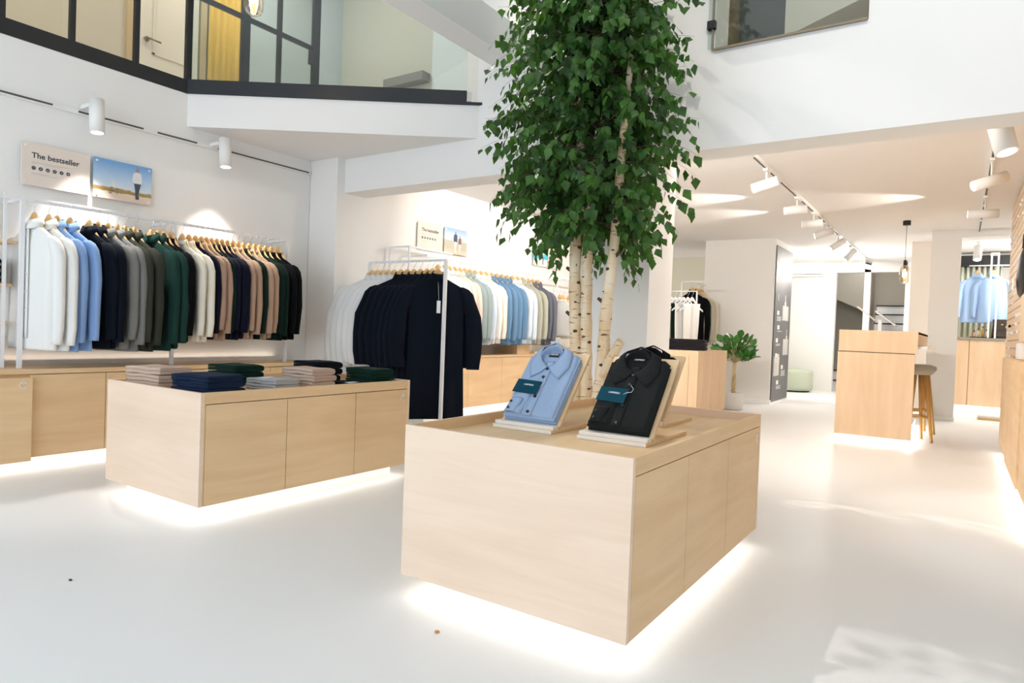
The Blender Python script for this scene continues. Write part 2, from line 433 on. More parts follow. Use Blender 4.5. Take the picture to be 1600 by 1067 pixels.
# ------------------------------------------------------------------ lamps and tracks
def pendant(loc_, cord_z, label, s=1.0, light_w=3):
    t = thing('pendant_lamp', label, 'pendant lamp', loc_)
    g = MB().lathe([(.012 * s, .115 * s), (.035 * s, .10 * s), (.055 * s, .06 * s), (.058 * s, 0), (.056 * s, -.09 * s), (.045 * s, -.115 * s), (.02 * s, -.13 * s), (.002, -.132 * s)], 24)
    gl = glass('amber_glass', (0.97, 0.88, 0.72), .25)
    o = obj('glass_shade', MB(), gl, t)
    o.data = g.mesh('glass_shade', gl)
    b_ = MB().lathe([(.002, .06 * s), (.008 * s, .05 * s), (.012 * s, 0), (.010 * s, -.05 * s), (.001, -.06 * s)], 12)
    obj('bulb', b_, plain('glowing_filament', (1, .7, .35), .5, emit=(1, .62, .22), estr=9), t)
    obj('socket', MB().cyl((0, 0, .06 * s), (0, 0, .17 * s), .018 * s), BLACK, t)
    obj('cord', MB().cyl((0, 0, .17 * s), (0, 0, cord_z - loc_[2] - .03), .003, n=6), plain('cord_grey', (.25, .24, .2), .7), t)
    obj('ceiling_rose', MB().cyl((0, 0, cord_z - loc_[2] - .05), (0, 0, cord_z - loc_[2]), .045 * s), BLACK, t)
    light('pendant_glow', 'POINT', (loc_[0], loc_[1], loc_[2] - .0), None, light_w, (1, .75, .45), shadow_soft_size=.03)
    return t
pendant((-.56, 9.0, 1.76), ZC, 'glass pendant lamp with glowing filament above the wooden counter', .92)
pendant((-3.60, 2.44, 2.90), 5.2, 'glass pendant lamp hanging in front of the upstairs partition', 1.0)

def track(name, p, label, horizontal_wall=False):
    t = thing('lighting_track', label, 'lighting track', p[0])
    d = Vector(p[1]) - Vector(p[0])
    if horizontal_wall:
        obj('rail', MB().box((0, 0, -.016), (.022, d.y, .016)), LAMPW, t)
        sl = MB()
        for a, b_ in ((.02, .78), (.93, 1.35), (1.45, 1.75), (1.92, d.y - .02)): sl.box((.022, a, -.006), (.024, b_, .006))
        obj('slot', sl, DGREY, t)
    else:
        obj('rail', MB().box((-.018, 0, -.03), (.018, d.y, 0)), LAMPW, t)
        sl = MB(); y = .02
        while y < d.y - .3:
            sl.box((-.007, y, -.032), (.007, y + .8, -.03)); y += .95
        obj('slot', sl, DGREY, t)
    return t
track('t', ((XL, 1.1, 2.266), (XL, 3.92, 2.266)), 'slim white lighting track along the upper left wall', True)
track('t', ((-1.38, 4.35, ZC), (-1.38, 13.4, ZC)), 'long white ceiling track running to the rear wall')
track('t', ((.15, 4.35, ZC), (.15, 9.8, ZC)), 'white ceiling track beside the right wall')

def spot(loc_, aim, label, watts, angle=50, length=.21, r=.042, color=WARM, drop=.09, blend=.5, up='ceil'):
    """loc_ = pivot point; the can points to aim"""
    t = thing('track_spotlight', label, 'spotlight', loc_)
    d = (Vector(aim) - Vector(loc_)).normalized()
    a = -d * length * .45; e = d * length * .55
    can = MB().cyl(a, e, r, n=24)
    obj('can', can, LAMPW, t)
    obj('lens', MB().cyl(e, e + d * .002, r * .8, n=20), plain('lens_glow', (1, 1, 1), .4, emit=(1, .93, .82), estr=1.6), t)
    if up == 'ceil':
        obj('stem', MB().cyl((0, 0, 0), (0, 0, drop), .008, n=8), LAMPW, t)
        obj('adapter', MB().box((-.016, -.06, drop), (.016, .06, drop + .022)), LAMPW, t)
    else:
        obj('stem', MB().box((-.16, -.03, .05), (-.02, .03, .075)), LAMPW, t)
    if watts:
        q = Vector(loc_) + e + d * .01
        light('spot_beam', 'SPOT', q, Vector(loc_) + d * 3, watts, color, spot_size=math.radians(angle), spot_blend=blend, shadow_soft_size=.03)
    return t
zt = ZC - .03 - .022
spot((-4.70, 2.07, 2.235), (-4.5, 2.07, 0), 'white cylinder spotlight on the left wall track, nearer one', 40, 80, .22, .044, up='wall')
spot((-4.70, 2.98, 2.215), (-4.5, 2.98, 0), 'white cylinder spotlight on the left wall track, farther one', 40, 80, .22, .044, up='wall')
def cs(x, y, aim, label, watts, angle=55, drop=.10, **k): spot((x, y, zt - drop), aim, label, watts, angle, drop=drop, **k)
MIDN = 'white spotlight on the long ceiling track, %s from the tree'
cs(-1.38, 5.75, (-4.5, 5.6, 1.35), MIDN % 'first', 30, 60)
cs(-1.38, 7.0, (-4.5, 6.6, 2.0), MIDN % 'second', 55, 60)
cs(-1.38, 7.9, (-4.5, 7.6, 2.0), MIDN % 'third', 40, 60)
cs(-1.38, 8.65, (-4.5, 7.8, 1.2), MIDN % 'fourth', 40, 60)
cs(-1.38, 9.7, (-3.2, 8.6, .8), MIDN % 'fifth', 30, 60)
cs(-1.38, 10.9, (-3.0, 9.6, 0), MIDN % 'sixth', 30, 60)
cs(-1.38, 12.6, (.8, 13.2, 1.6), MIDN % 'seventh', 30, 60)
cs(.15, 4.78, (.62, 4.4, 0.3), 'large white spotlight tilted down on the right ceiling track', 30, 70, length=.26, r=.06, drop=.12)
cs(.15, 6.1, (-1.6, 5.2, 1.5), 'white spotlight tilted sideways on the right ceiling track', 45, 60, length=.24, r=.04, drop=.14)
cs(.15, 7.6, (-1.6, 7.5, 2.2), 'white spotlight lying level on the right ceiling track', 30, 60, length=.24, r=.04, drop=.14)
cs(.16, 10.9, (.1, 10.2, .6), 'lit white spotlight in the room behind the right pillar', 25, 70, length=.2, r=.05, drop=.12)

spot((-3.95, 3.55, 5.06), (0, 3.05, 0), 'added unseen spotlight high on the atrium ceiling above the balcony', 260, 40, .24, .05, drop=.12, blend=.25)  # out-of-view lamp added to throw leaf shadow on the floor

spot((-.2, .6, 5.06), (-.3, 4.0, 2.9), 'added unseen spotlight on the atrium ceiling brightening the high wall', 150, 75, .24, .05, drop=.12, blend=.9)  # out-of-view lamp added to warm and brighten the high wall
tag(obj('wall_poster', MB().box((-.60, YR - .012, 1.02), (-.25, YR - .002, 1.55)).box((-.60, YR - .012, 1.55), (-.25, YR - .002, 1.56)), plain('blue_poster', (.05, .16, .34), .6)), 'blue poster seen in the gap between the two rear pillars', 'poster')

# ------------------------------------------------------------------ furniture
def logo_mb(s):
    mb = MB()
    def st(pts, w=.05):
        mb.tube([(x * s, y * s, .0006) for x, y in pts], w * s, 4)
    arc = [(.0, .62), (-.20, .50), (-.33, .34), (-.36, .14), (-.28, -.06), (-.12, -.18), (.06, -.22), (.22, -.18), (.33, -.08)]
    st([(-.33, .34), (-.22, .52), (0, .82), (.2, .55), (.3, .42)])
    st(arc[3:]); st([(-.33, .34), (-.36, .14)])
    st([(-.14, .52), (.10, .30)]); st([(0, .62), (.12, .44)])
    return mb

def led(loc_, sx, sy, power, target=None, color=(1, .98, .94)):
    light('led_strip', 'AREA', loc_, target or (loc_[0], loc_[1], 0), power, color, shape='RECTANGLE', size=sx, size_y=sy)

def display_table(label, xr, y0, w, d, H, seams, tints, led_w=3.0, logo=True, zb=.0814):
    """box table with a sunken tray; doors on the +X side. origin = centre on the floor"""
    cx, cy = xr - w / 2, y0 + d / 2
    t = thing('display_table', label, 'display table', (cx, cy, 0))
    hx, hy = w / 2, d / 2
    th = .018; tr = .567
    for a, b_ in ((-hy, -hy + th), (hy - th, hy)): obj('end_panel', MB().box((-hx, a, zb), (hx, b_, H)), tints[0], t, bevel=.001)
    f = MB().box((hx - th, -hy + th, H - .052), (hx, hy - th, H)).box((-hx, -hy + th, zb), (-hx + th, hy - th, H)).box((hx - th, -hy + th, zb), (hx - .001, -hy + th + .006, H - .052)).box((hx - th, hy - .028, zb), (hx - .001, hy - th, H - .052))
    f.box((-hx + th, -hy + th, zb), (hx - th - .005, hy - th, zb + .018))
    obj('frame', f, tints[1], t)
    obj('tray', MB().box((-hx + th, -hy + th, tr - .018), (hx - th, hy - th, tr)), tints[2], t)
    obj('door_recess', MB().box((hx - th - .012, -hy + th, zb + .02), (hx - th - .008, hy - th, tr - .02)), plain('dark_gap', (.10, .06, .03), .8), t)
    ys = [y - cy for y in seams]
    for i in range(len(ys) - 1):
        g = .0018
        dmb = MB().box((hx - th, ys[i] + g, zb), (hx - .0015, ys[i + 1] - g, H - .056))
        dd = obj('door', dmb, tints[1], t, bevel=.0006)
        if logo and i == len(ys) - 2:
            obj('logo', logo_mb(.045).mesh('logo', WPRINT), None, dd)
            lg = list(dd.children)[0] if dd.children else None
            for c in COL.objects:
                if c.parent == dd: c.data.transform(frame((hx - .001, ys[i + 1] - .05, H - .115), (0, 1, 0), (0, 0, 1)))
    s = .075
    obj('plinth', MB().box((-hx + s, -hy + s, 0), (hx - s, hy - s, zb)), PLINTH, t, bevel=.001)
    if led_w:
        z = zb - .004
        X0, X1, Y0, Y1 = cx - hx, cx + hx, cy - hy, cy + hy
        led((cx, Y0 + s / 2, z), w - .06, .05, led_w * w)
        led((X1 - s / 2, cy, z), .05, d - .06, led_w * d)
        led((X0 + s / 2, cy, z), .05, d - .06, led_w * d)
        led((cx, Y1 - s / 2, z), w - .06, .05, led_w * w)
    return t
display_table('birch display table in the front holding three slanted shirt stands', -.73, 1.71, .85, 1.43, .603, [1.735, 2.179, 2.65, 3.131], (BIRCH, BIRCHY, BIRCHY), .24)
display_table('birch display table on the left covered with stacks of folded sweaters', -2.83, 1.71, .86, 1.38, .603, [1.735, 2.182, 2.647, 3.081], (BIRCH, BIRCHY, BIRCHY), .24)

def wall_cabinets():
    XF = -4.51; t = thing('wall_cabinet', 'long low birch cabinet along the left wall under the hanging shirts', 'cabinet', (XF, 1.0, 0))
    y1 = 2.74; dpt = XL - XF
    obj('top', MB().box((dpt + .002, -.2, .575), (0, y1, .603)), BIRCHY, t, bevel=.001)
    obj('body', MB().box((dpt + .002, -.2, .0814), (-.02, y1, .574)), BIRCHY, t)
    seams = [-.2, .66, 1.08, 1.42, 1.80, 2.30, y1 - .012]
    for i in range(6):
        out = .045 if i == 0 else 0
        dd = obj('door', MB().box((-.0195, seams[i] + .002, .0814 - (.012 if i == 0 else 0)), (out - .001, seams[i + 1] - .002, .569 - (.012 if i == 0 else 0))), BIRCHY, t, bevel=.0006)
        if i in (0, 3):
            lg = logo_mb(.045).mesh('logo', WPRINT); lg.transform(frame((out, seams[i + 1] - .05, .505), (0, 1, 0), (0, 0, 1)))
            obj('logo', lg, None, dd)
    obj('side_panel', MB().box((dpt + .002, y1 - .0118, .0814), (-.001, y1 + .005, .575)), BIRCHY, t)
    obj('plinth', MB().box((dpt + .002, -.2, 0), (-.09, y1 - .05, .081)), PLINTH, t)
    led((XF - .05, 2.3, .077), .06, 2.6, .9)
    led((XL + .03, 2.5, .63), .02, 2.2, .5, (XL + .03, 2.5, 3), (1, .82, .66))
wall_cabinets()
def cab_rear():
    XF = -4.15; t = thing('wall_cabinet', 'birch wall cabinet behind the hanging pale and blue shirts', 'cabinet', (XF, 4.8, 0))
    obj('top', MB().box((XW2 - XF + .002, 0, .63), (0, 4.2, .655)), BIRCHY, t, bevel=.001)
    obj('body', MB().box((XW2 - XF + .002, 0, .12), (-.02, 4.2, .629)), BIRCHY, t)
    for i in range(7):
        obj('door', MB().box((-.0195, i * .6 + .002, .12), (-.001, i * .6 + .598, .626)), BIRCHY, t)
    obj('plinth', MB().box((XW2 - XF + .002, 0, 0), (-.06, 4.2, .119)), PLINTH, t)
    led((XF - .03, 6.9, .115), .05, 4.0, 1.6)
cab_rear()

# cabinet under the jeans with a logo door
def jeans_cabinet():
    x1, y0, H = -2.3, 7.0, .78
    t = thing('display_cabinet', 'birch cabinet with folded black jeans on top beside the potted plant', 'cabinet', (x1, y0, 0))
    obj('body', MB().box((-.75, 0, .08), (0, 1.06, H)), BIRCHZ, t, bevel=.001)
    dd = obj('door', MB().box((-.74, -.012, .10), (-.10, -.001, H - .05)), BIRCHZ, t)
    lg = logo_mb(.08).mesh('logo', WPRINT); lg.transform(frame((-.20, -.013, H - .15), (1, 0, 0), (0, 0, 1))); obj('logo', lg, None, dd)
    obj('plinth', MB().box((-.70, .06, 0), (-.06, 1.0, .079)), PLINTH, t)
jeans_cabinet()

# counter with bar stools
ct = thing('counter', 'birch bar counter with a tablet on top in the rear of the shop', 'counter', (-.63, 6.9, 0))
obj('upper_front', MB().box((-.305, 0, .857), (.33, .03, 1.055)).box((.315, .03, .93), (.33, 2.2, 1.055)).box((-.305, .03, 1.03), (.33, 2.2, 1.05)), BIRCHZ, ct, bevel=.001)
obj('lower_front', MB().box((-.310, -.002, .0814), (.312, .03, .850)).box((-.310, .03, .0814), (-.29, 2.2, .850)), BIRCHZ, ct, bevel=.001)
obj('back_panel', MB().box((.05, .04, .0814), (.07, 2.2, 1.029)).box((-.28, .04, .0814), (.049, 2.18, .1)), BIRCHY, ct)
obj('shadow_gap', MB().box((-.30, .006, .850), (.31, .028, .857)), MATS['dark_gap'], ct)
obj('worktop', MB().box((.072, .06, .90), (.40, 2.16, .925)), PLINTH, ct)
obj('plinth', MB().box((-.25, .08, 0), (.25, 2.1, .081)), PLINTH, ct)
led((-.63, 6.94, .077), .55, .05, .3); led((-.91, 8.0, .077), .05, 2.0, .8); led((-.35, 8.0, .077), .05, 2.0, 2)

tb = thing('tablet_stand', 'white tablet on a tilted stand on the bar counter', 'tablet stand', (-.63, 7.2, 1.05))
Mt = Matrix.Translation((.05, 0, .125)) @ Matrix.Rotation(math.radians(38), 4, 'Y')
obj('frame', MB().box((-.11, -.09, -.006), (.11, .09, .006), Mt), METW, tb, bevel=.003)
obj('screen', MB().box((-.095, -.08, .0062), (.095, .08, .0075), Mt), plain('brown_screen', (.10, .075, .06), .2), tb)
Mt2 = Matrix.Translation((-.12, .03, .17)) @ Matrix.Rotation(math.radians(40), 4, 'Y')
obj('rear_display', MB().box((-.10, -.08, -.005), (.10, .08, .005), Mt2), METW, tb, bevel=.003)
obj('base', MB().box((-.10, -.06, 0), (.11, .06, .008)).box((-.015, -.02, .008), (.015, .02, .11)), METW, tb)

def stool(x, y, label, h=.68):
    t = thing('bar_stool', label, 'bar stool', (x, y, 0), .4)
    obj('seat', MB().lathe([(.02, h - .035), (.13, h - .03), (.155, h - .005), (.15, h + .03), (.10, h + .048), (.01, h + .05)], 28), plain('grey_green_felt', (.46, .46, .40), .9, bump=.1, bscale=200), t)
    for k in range(4):
        a = PI / 4 + k * PI / 2; c_, s_ = math.cos(a), math.sin(a)
        obj('leg', MB().cyl((.17 * c_, .17 * s_, 0), (.085 * c_, .085 * s_, h - .03), .014, .018, 10), OAK, t)
    q = [(.135 * math.cos(PI / 4 + k * PI / 2), .135 * math.sin(PI / 4 + k * PI / 2), .24) for k in range(5)]
    fr_ = MB()
    for k in range(4): fr_.cyl(q[k], q[k + 1], .009, n=8)
    obj('foot_rail', fr_, OAK, t)
stool(-.335, 7.62, 'oak legged bar stool with grey green seat, nearer one beside the counter')
stool(-.335, 8.35, 'oak legged bar stool with grey green seat, farther one beside the counter')

pf = thing('pouf', 'sage green upholstered pouf standing by the rear wall', 'pouf', (-2.60, 12.95, 0))
pr = [(.30, .02), (.40, .03), (.41, .08), (.41, .34), (.395, .385), (.36, .40), (.01, .402)]
obj('cushion', MB().lathe(pr, 36, M=Matrix.Diagonal((1.1, .9, 1, 1))), plain('sage_upholstery', (.50, .56, .44), .9, bump=.1, bscale=200), pf)
obj('base', MB().lathe([(.36, 0), (.36, .02)], 30, M=Matrix.Diagonal((1.1, .9, 1, 1))), BLACK, pf)

ac = thing('air_conditioner', 'white wall air conditioner above the pouf', 'air conditioner', (-2.42, YR, 2.13))
obj('casing', MB().box((-.36, -.2, .03), (.30, 0, .33)), METW, ac, bevel=.015)
obj('flap', MB().box((-.35, -.205, -.01), (.29, -.02, .025)), METW, ac, bevel=.004)
obj('vent_slot', MB().box((0, -.206, .022), (.28, -.1, .03)), DGREY, ac)

# staircase behind the rear openings
st = thing('staircase', 'white staircase with dark tread edges behind the rear openings', 'staircase', (-1.1, 14.2, 0))
stp = MB(); nos = MB()
for k in range(9):
    z = .2 + k * .19; y = k * .2
    stp.box((-.35, y, 0 if k == 0 else z - .22), (.98, 2.4, z - .025))
    nos.box((-.36, y - .02, z - .025), (.98, y + .2, z))
obj('steps', stp, PLINTH, st); obj('tread_edge', nos, plain('dark_tread', (.03, .028, .027), .6), st)
wd = MB().box((-1.55, .1, 0), (-.36, .5, .16)).box((-1.55, .5, 0), (-.36, .9, .34))
obj('landing_steps', wd, PLINTH, st)
obj('landing_edge', MB().box((-1.55, .07, .16), (-.36, .3, .18)).box((-1.55, .47, .34), (-.36, .7, .36)), MATS['dark_tread'], st)
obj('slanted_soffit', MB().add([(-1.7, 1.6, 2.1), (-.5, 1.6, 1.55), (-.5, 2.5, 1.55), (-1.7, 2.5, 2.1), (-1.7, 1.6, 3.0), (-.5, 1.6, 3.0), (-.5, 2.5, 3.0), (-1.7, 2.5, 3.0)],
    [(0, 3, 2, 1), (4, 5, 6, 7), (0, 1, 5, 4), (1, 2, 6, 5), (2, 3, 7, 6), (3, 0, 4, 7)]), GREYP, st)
light('stair_fill', 'POINT', (-1.4, 15.2, 2.9), None, 18, WARM, shadow_soft_size=.1)  # added fill light, no fixture in the stairwell

# ------------------------------------------------------------------ cabinet, curtain and things in the far right room
bc = thing('back_cabinet', 'birch cabinet with a dark stone top in the far right room', 'cabinet', (-.03, 11.6, 0))
obj('body', MB().box((0, .02, .09), (.9, .6, 1.03)), BIRCHZ, bc)
for a, b_ in ((0, .155), (.16, .9)): obj('door', MB().box((a + .002, 0, .09), (b_ - .002, .019, 1.025)), BIRCHZ, bc)
obj('worktop', MB().box((-.01, -.01, 1.03), (.91, .6, 1.065)), plain('grey_stone', (.30, .28, .24), .4), bc)
obj('plinth', MB().box((0, .08, 0), (.9, .6, .089)), PLINTH, bc)
led((.4, 11.64, .085), .8, .05, .6)
for k, (z, c) in enumerate(((0.0, (.68, .45, .2)), (.028, (.75, .68, .62)))):
    tag(obj('book', MB().box((.24, 10.45, z), (.62, 10.72, z + .026)), plain('book_cover_%s' % 'ab'[k], c, .6), bevel=.002),
        ('tan book lying on the floor before the back cabinet, lower of two', 'pale book lying on top of another before the back cabinet')[k], 'book', 'books on the floor')
def ccur(u, v): return (-.2 + u * .62 , 12.55 + .03 * math.sin(u * 50), 1.0 + v * 1.0)
cc = obj('curtain', MB().grid(80, 2, lambda u, v: (u * .62, .03 * math.sin(u * 56), v * 1.1)), plain('sage_white_curtain', (.66, .70, .58), .9), loc=(-.12, 12.45, 1.07), solid=.004)
tag(cc, 'pale green pleated curtain in the far right room', 'curtain')
tag(obj('curtain_box', MB().box((-.25, 12.3, 2.16), (1.5, 12.6, 2.32)), BLACK), 'black box above the pale pleated curtain', 'curtain box')
hb = thing('handbag', 'dark brown shiny handbag on the back cabinet', 'bag', (.52, 11.78, 1.066))
def bagf(u, v):
    a = u * 2 * PI; w = .14 * (1 - .12 * v); dd_ = .06 * (1 - .3 * v)
    c_, s_ = math.cos(a), math.sin(a)
    return (w * abs(c_) ** .6 * (1 if c_ > 0 else -1), dd_ * abs(s_) ** .7 * (1 if s_ > 0 else -1), v * .26)
obj('body', MB().grid(28, 6, bagf), plain('brown_leather', (.045, .03, .022), .25), hb, solid=.004)
obj('flap', MB().box((-.13, -.066, .12), (.13, -.058, .27)), MATS['brown_leather'], hb, bevel=.004)
obj('buckle', MB().box((-.03, -.070, .19), (-.01, -.066, .205)).box((.03, -.070, .235), (.045, -.066, .247)), plain('brass', (.8, .6, .25), .3, .9), hb)
ty = tag(obj('tray', MB().box((.12, 11.68, 1.066), (.42, 11.9, 1.078)), BLACK, bevel=.003), 'black tray holding small bottles on the back cabinet', 'tray')
for k, (x, y, h, c, lab) in enumerate(((.18, 11.74, .07, (.72, .36, .26), 'short pink bottle on the black tray'), (.23, 11.79, .10, (.82, .62, .42), 'pale amber bottle on the black tray'), (.28, 11.74, .13, (.5, .27, .05), 'taller brown bottle on the black tray'), (.33, 11.80, .09, (.86, .84, .8), 'white bottle on the black tray'))):
    bt = thing('bottle', lab, 'bottle', (x, y, 1.079), 0, 'bottles on the black tray')
    obj('body', MB().lathe([(.014, 0), (.017, .004), (.017, h * .7), (.007, h * .85), (.007, h)], 14), plain('bottle_%d' % k, c, .25), bt)
    obj('cap', MB().cyl((0, 0, h), (0, 0, h + .022), .008, n=12), BLACK, bt)

# ------------------------------------------------------------------ right wall: pegboard and cabinets
pb = thing('pegboard', 'birch pegboard wall with rows of white pegs on the right', 'pegboard', (.40, 4.6, .62))
m_, nt_, b_ = new_mat('pegboard_wood')
pgm = BIRCHZ
obj('board', MB().box((.005, 0, .25), (.03, 2.9, 1.745)).box((.005, 2.9, 0), (.03, 4.0, 1.745)), BIRCHZ, pb)
hol = MB(); 
for i in range(56):
    for j in range(24):
        yy = .05 + i * .07; zz = .04 + j * .07
        if i < 42 and j < 4: continue
        hol.box((.0035, yy - .006, zz - .006), (.006, yy + .006, zz + .006))
obj('holes', hol, plain('peg_hole_brown', (.30, .18, .09), .8), pb)
rnd = random.Random(3)
pegs = 0
for i in range(2, 56, 3):
    for j in (1, 3, 6, 8, 11, 15, 18, 21):
        if rnd.random() < .62 and pegs < 95 and (i > 42 or j > 4):
            yy = .05 + i * .07; zz = .04 + j * .07 + rnd.choice((-.07, 0, 0, .07))
            obj('peg', MB().box((-.012, yy - .012, zz - .012), (.004, yy + .012, zz + .012)), METW, pb); pegs += 1
rc = thing('wall_cabinet', 'tall birch base cabinet standing along the right wall', 'cabinet', (.335, 4.0, 0))
obj('body', MB().box((.02, 0, .08), (.40, 3.45, .86)), BIRCHY, rc)
for i, (a, b2) in enumerate(((0, 1.1), (1.105, 2.3), (2.305, 3.44))):
    obj('door', MB().box((0 if i != 1 else -.012, a + .003, .08), (.019, b2 - .003, .855)), BIRCHY, rc)
obj('plinth', MB().box((.06, 0, 0), (.40, 3.4, .079)), PLINTH, rc)
led((.365, 5.7, .075), .05, 3.3, 1.3)
tag(obj('storage_box', MB().box((.36, 6.0, .862), (.55, 6.3, .98)), PLINTH, bevel=.004), 'white box on the cabinet in front of the pegboard', 'box')
tag(obj('wood_panel', MB().box((.37, 4.7, .99), (.395, 6.2, 1.42)), BIRCHZ, bevel=.001), 'plain birch panel fixed over the pegboard at the frame edge', 'panel')

# dark bag hanging from the pegboard at the right picture edge
bg = thing('hanging_bag', 'black bag with a white tag hanging on the pegboard', 'bag', (.34, 5.25, 1.56))
def bgf(u, v):
    a = u * 2 * PI; s_ = math.sin(v * PI) ** .5 if 0 < v < 1 else .05
    w = (.06 + .18 * (1 - v)) * (.35 + .65 * s_)
    return (.035 * math.cos(a) * s_ - .02, w * math.sin(a) + .30 * (1 - v) ** 1.4 - .1, -.30 * (1 - v) + .02)
obj('body', MB().grid(24, 14, bgf), plain('black_nylon', (.012, .012, .016), .45), bg)
obj('strap', MB().tube([(-.03, -.1, 0), (-.03, -.12, .08), (0, -.1, .14), (.03, -.08, .13)], .012, 8), MATS['black_nylon'], bg)
obj('tag', MB().box((-.068, .06, -.24), (-.064, .16, -.17)), WPRINT, bg)

# ------------------------------------------------------------------ column sign
sg = thing('column_sign', 'tall grey sign with white text and bottle pictures on the column side', 'sign', (-2.198, 9.97, 0))
gp, gnt, gb = new_mat('grey_sign_print')
gb.inputs['Base Color'].default_value = (.13, .13, .137, 1); gb.inputs['Roughness'].default_value = .5
obj('panel', MB().box((-.012, 0, .03), (0, 1.06, 2.28)), gp, sg)
def FS(y, z): return frame((.001, y, z), (0, 1, 0), (0, 0, 1))
text_mesh('headline', 'A secure\nwashing\nguide', .13, WPRINT, sg, FS(.13, 2.02), bold=.002, spacing=.85)
text_mesh('numeral', '1', .13, WPRINT, sg, FS(.17, 1.50), bold=.002)
tx = MB(); pc = MB(); pc2 = MB()
for y0, z0, n in ((.15, 1.26, 4), (.20, 1.05, 1), (.14, .86, 2), (.14, .64, 3), (.55, .46, 5), (.28, .24, 3)):
    tx.box((.0005, y0, z0 + .03), (.0015, y0 + .13, z0 + .09))
    for k in range(n): tx.box((.0005, y0, z0 - .018 * k), (.0015, y0 + .30 - .04 * (k % 2), z0 - .018 * k + .007))
obj('small_text', tx, WPRINT, sg)
for y0, z0, w_, h_ in ((.50, 1.22, .42, .22), (.62, .70, .36, .24), (.08, .40, .34, .28)):
    obj('picture_patch', MB().box((.0005, y0, z0), (.001, y0 + w_, z0 + h_)), plain('pale_grey_print', (.58, .58, .56), .5), sg)
for y0, z0 in ((.62, 1.24), (.80, .73)):
    pc2.box((.001, y0, z0), (.0016, y0 + .09, z0 + .26)).box((.001, y0 + .03, z0 + .26), (.0016, y0 + .06, z0 + .36))
pc2.box((.001, .28, .42), (.0016, .40, .72))
obj('bottle_picture', pc2, plain('cream_print', (.72, .66, .60), .5), sg)

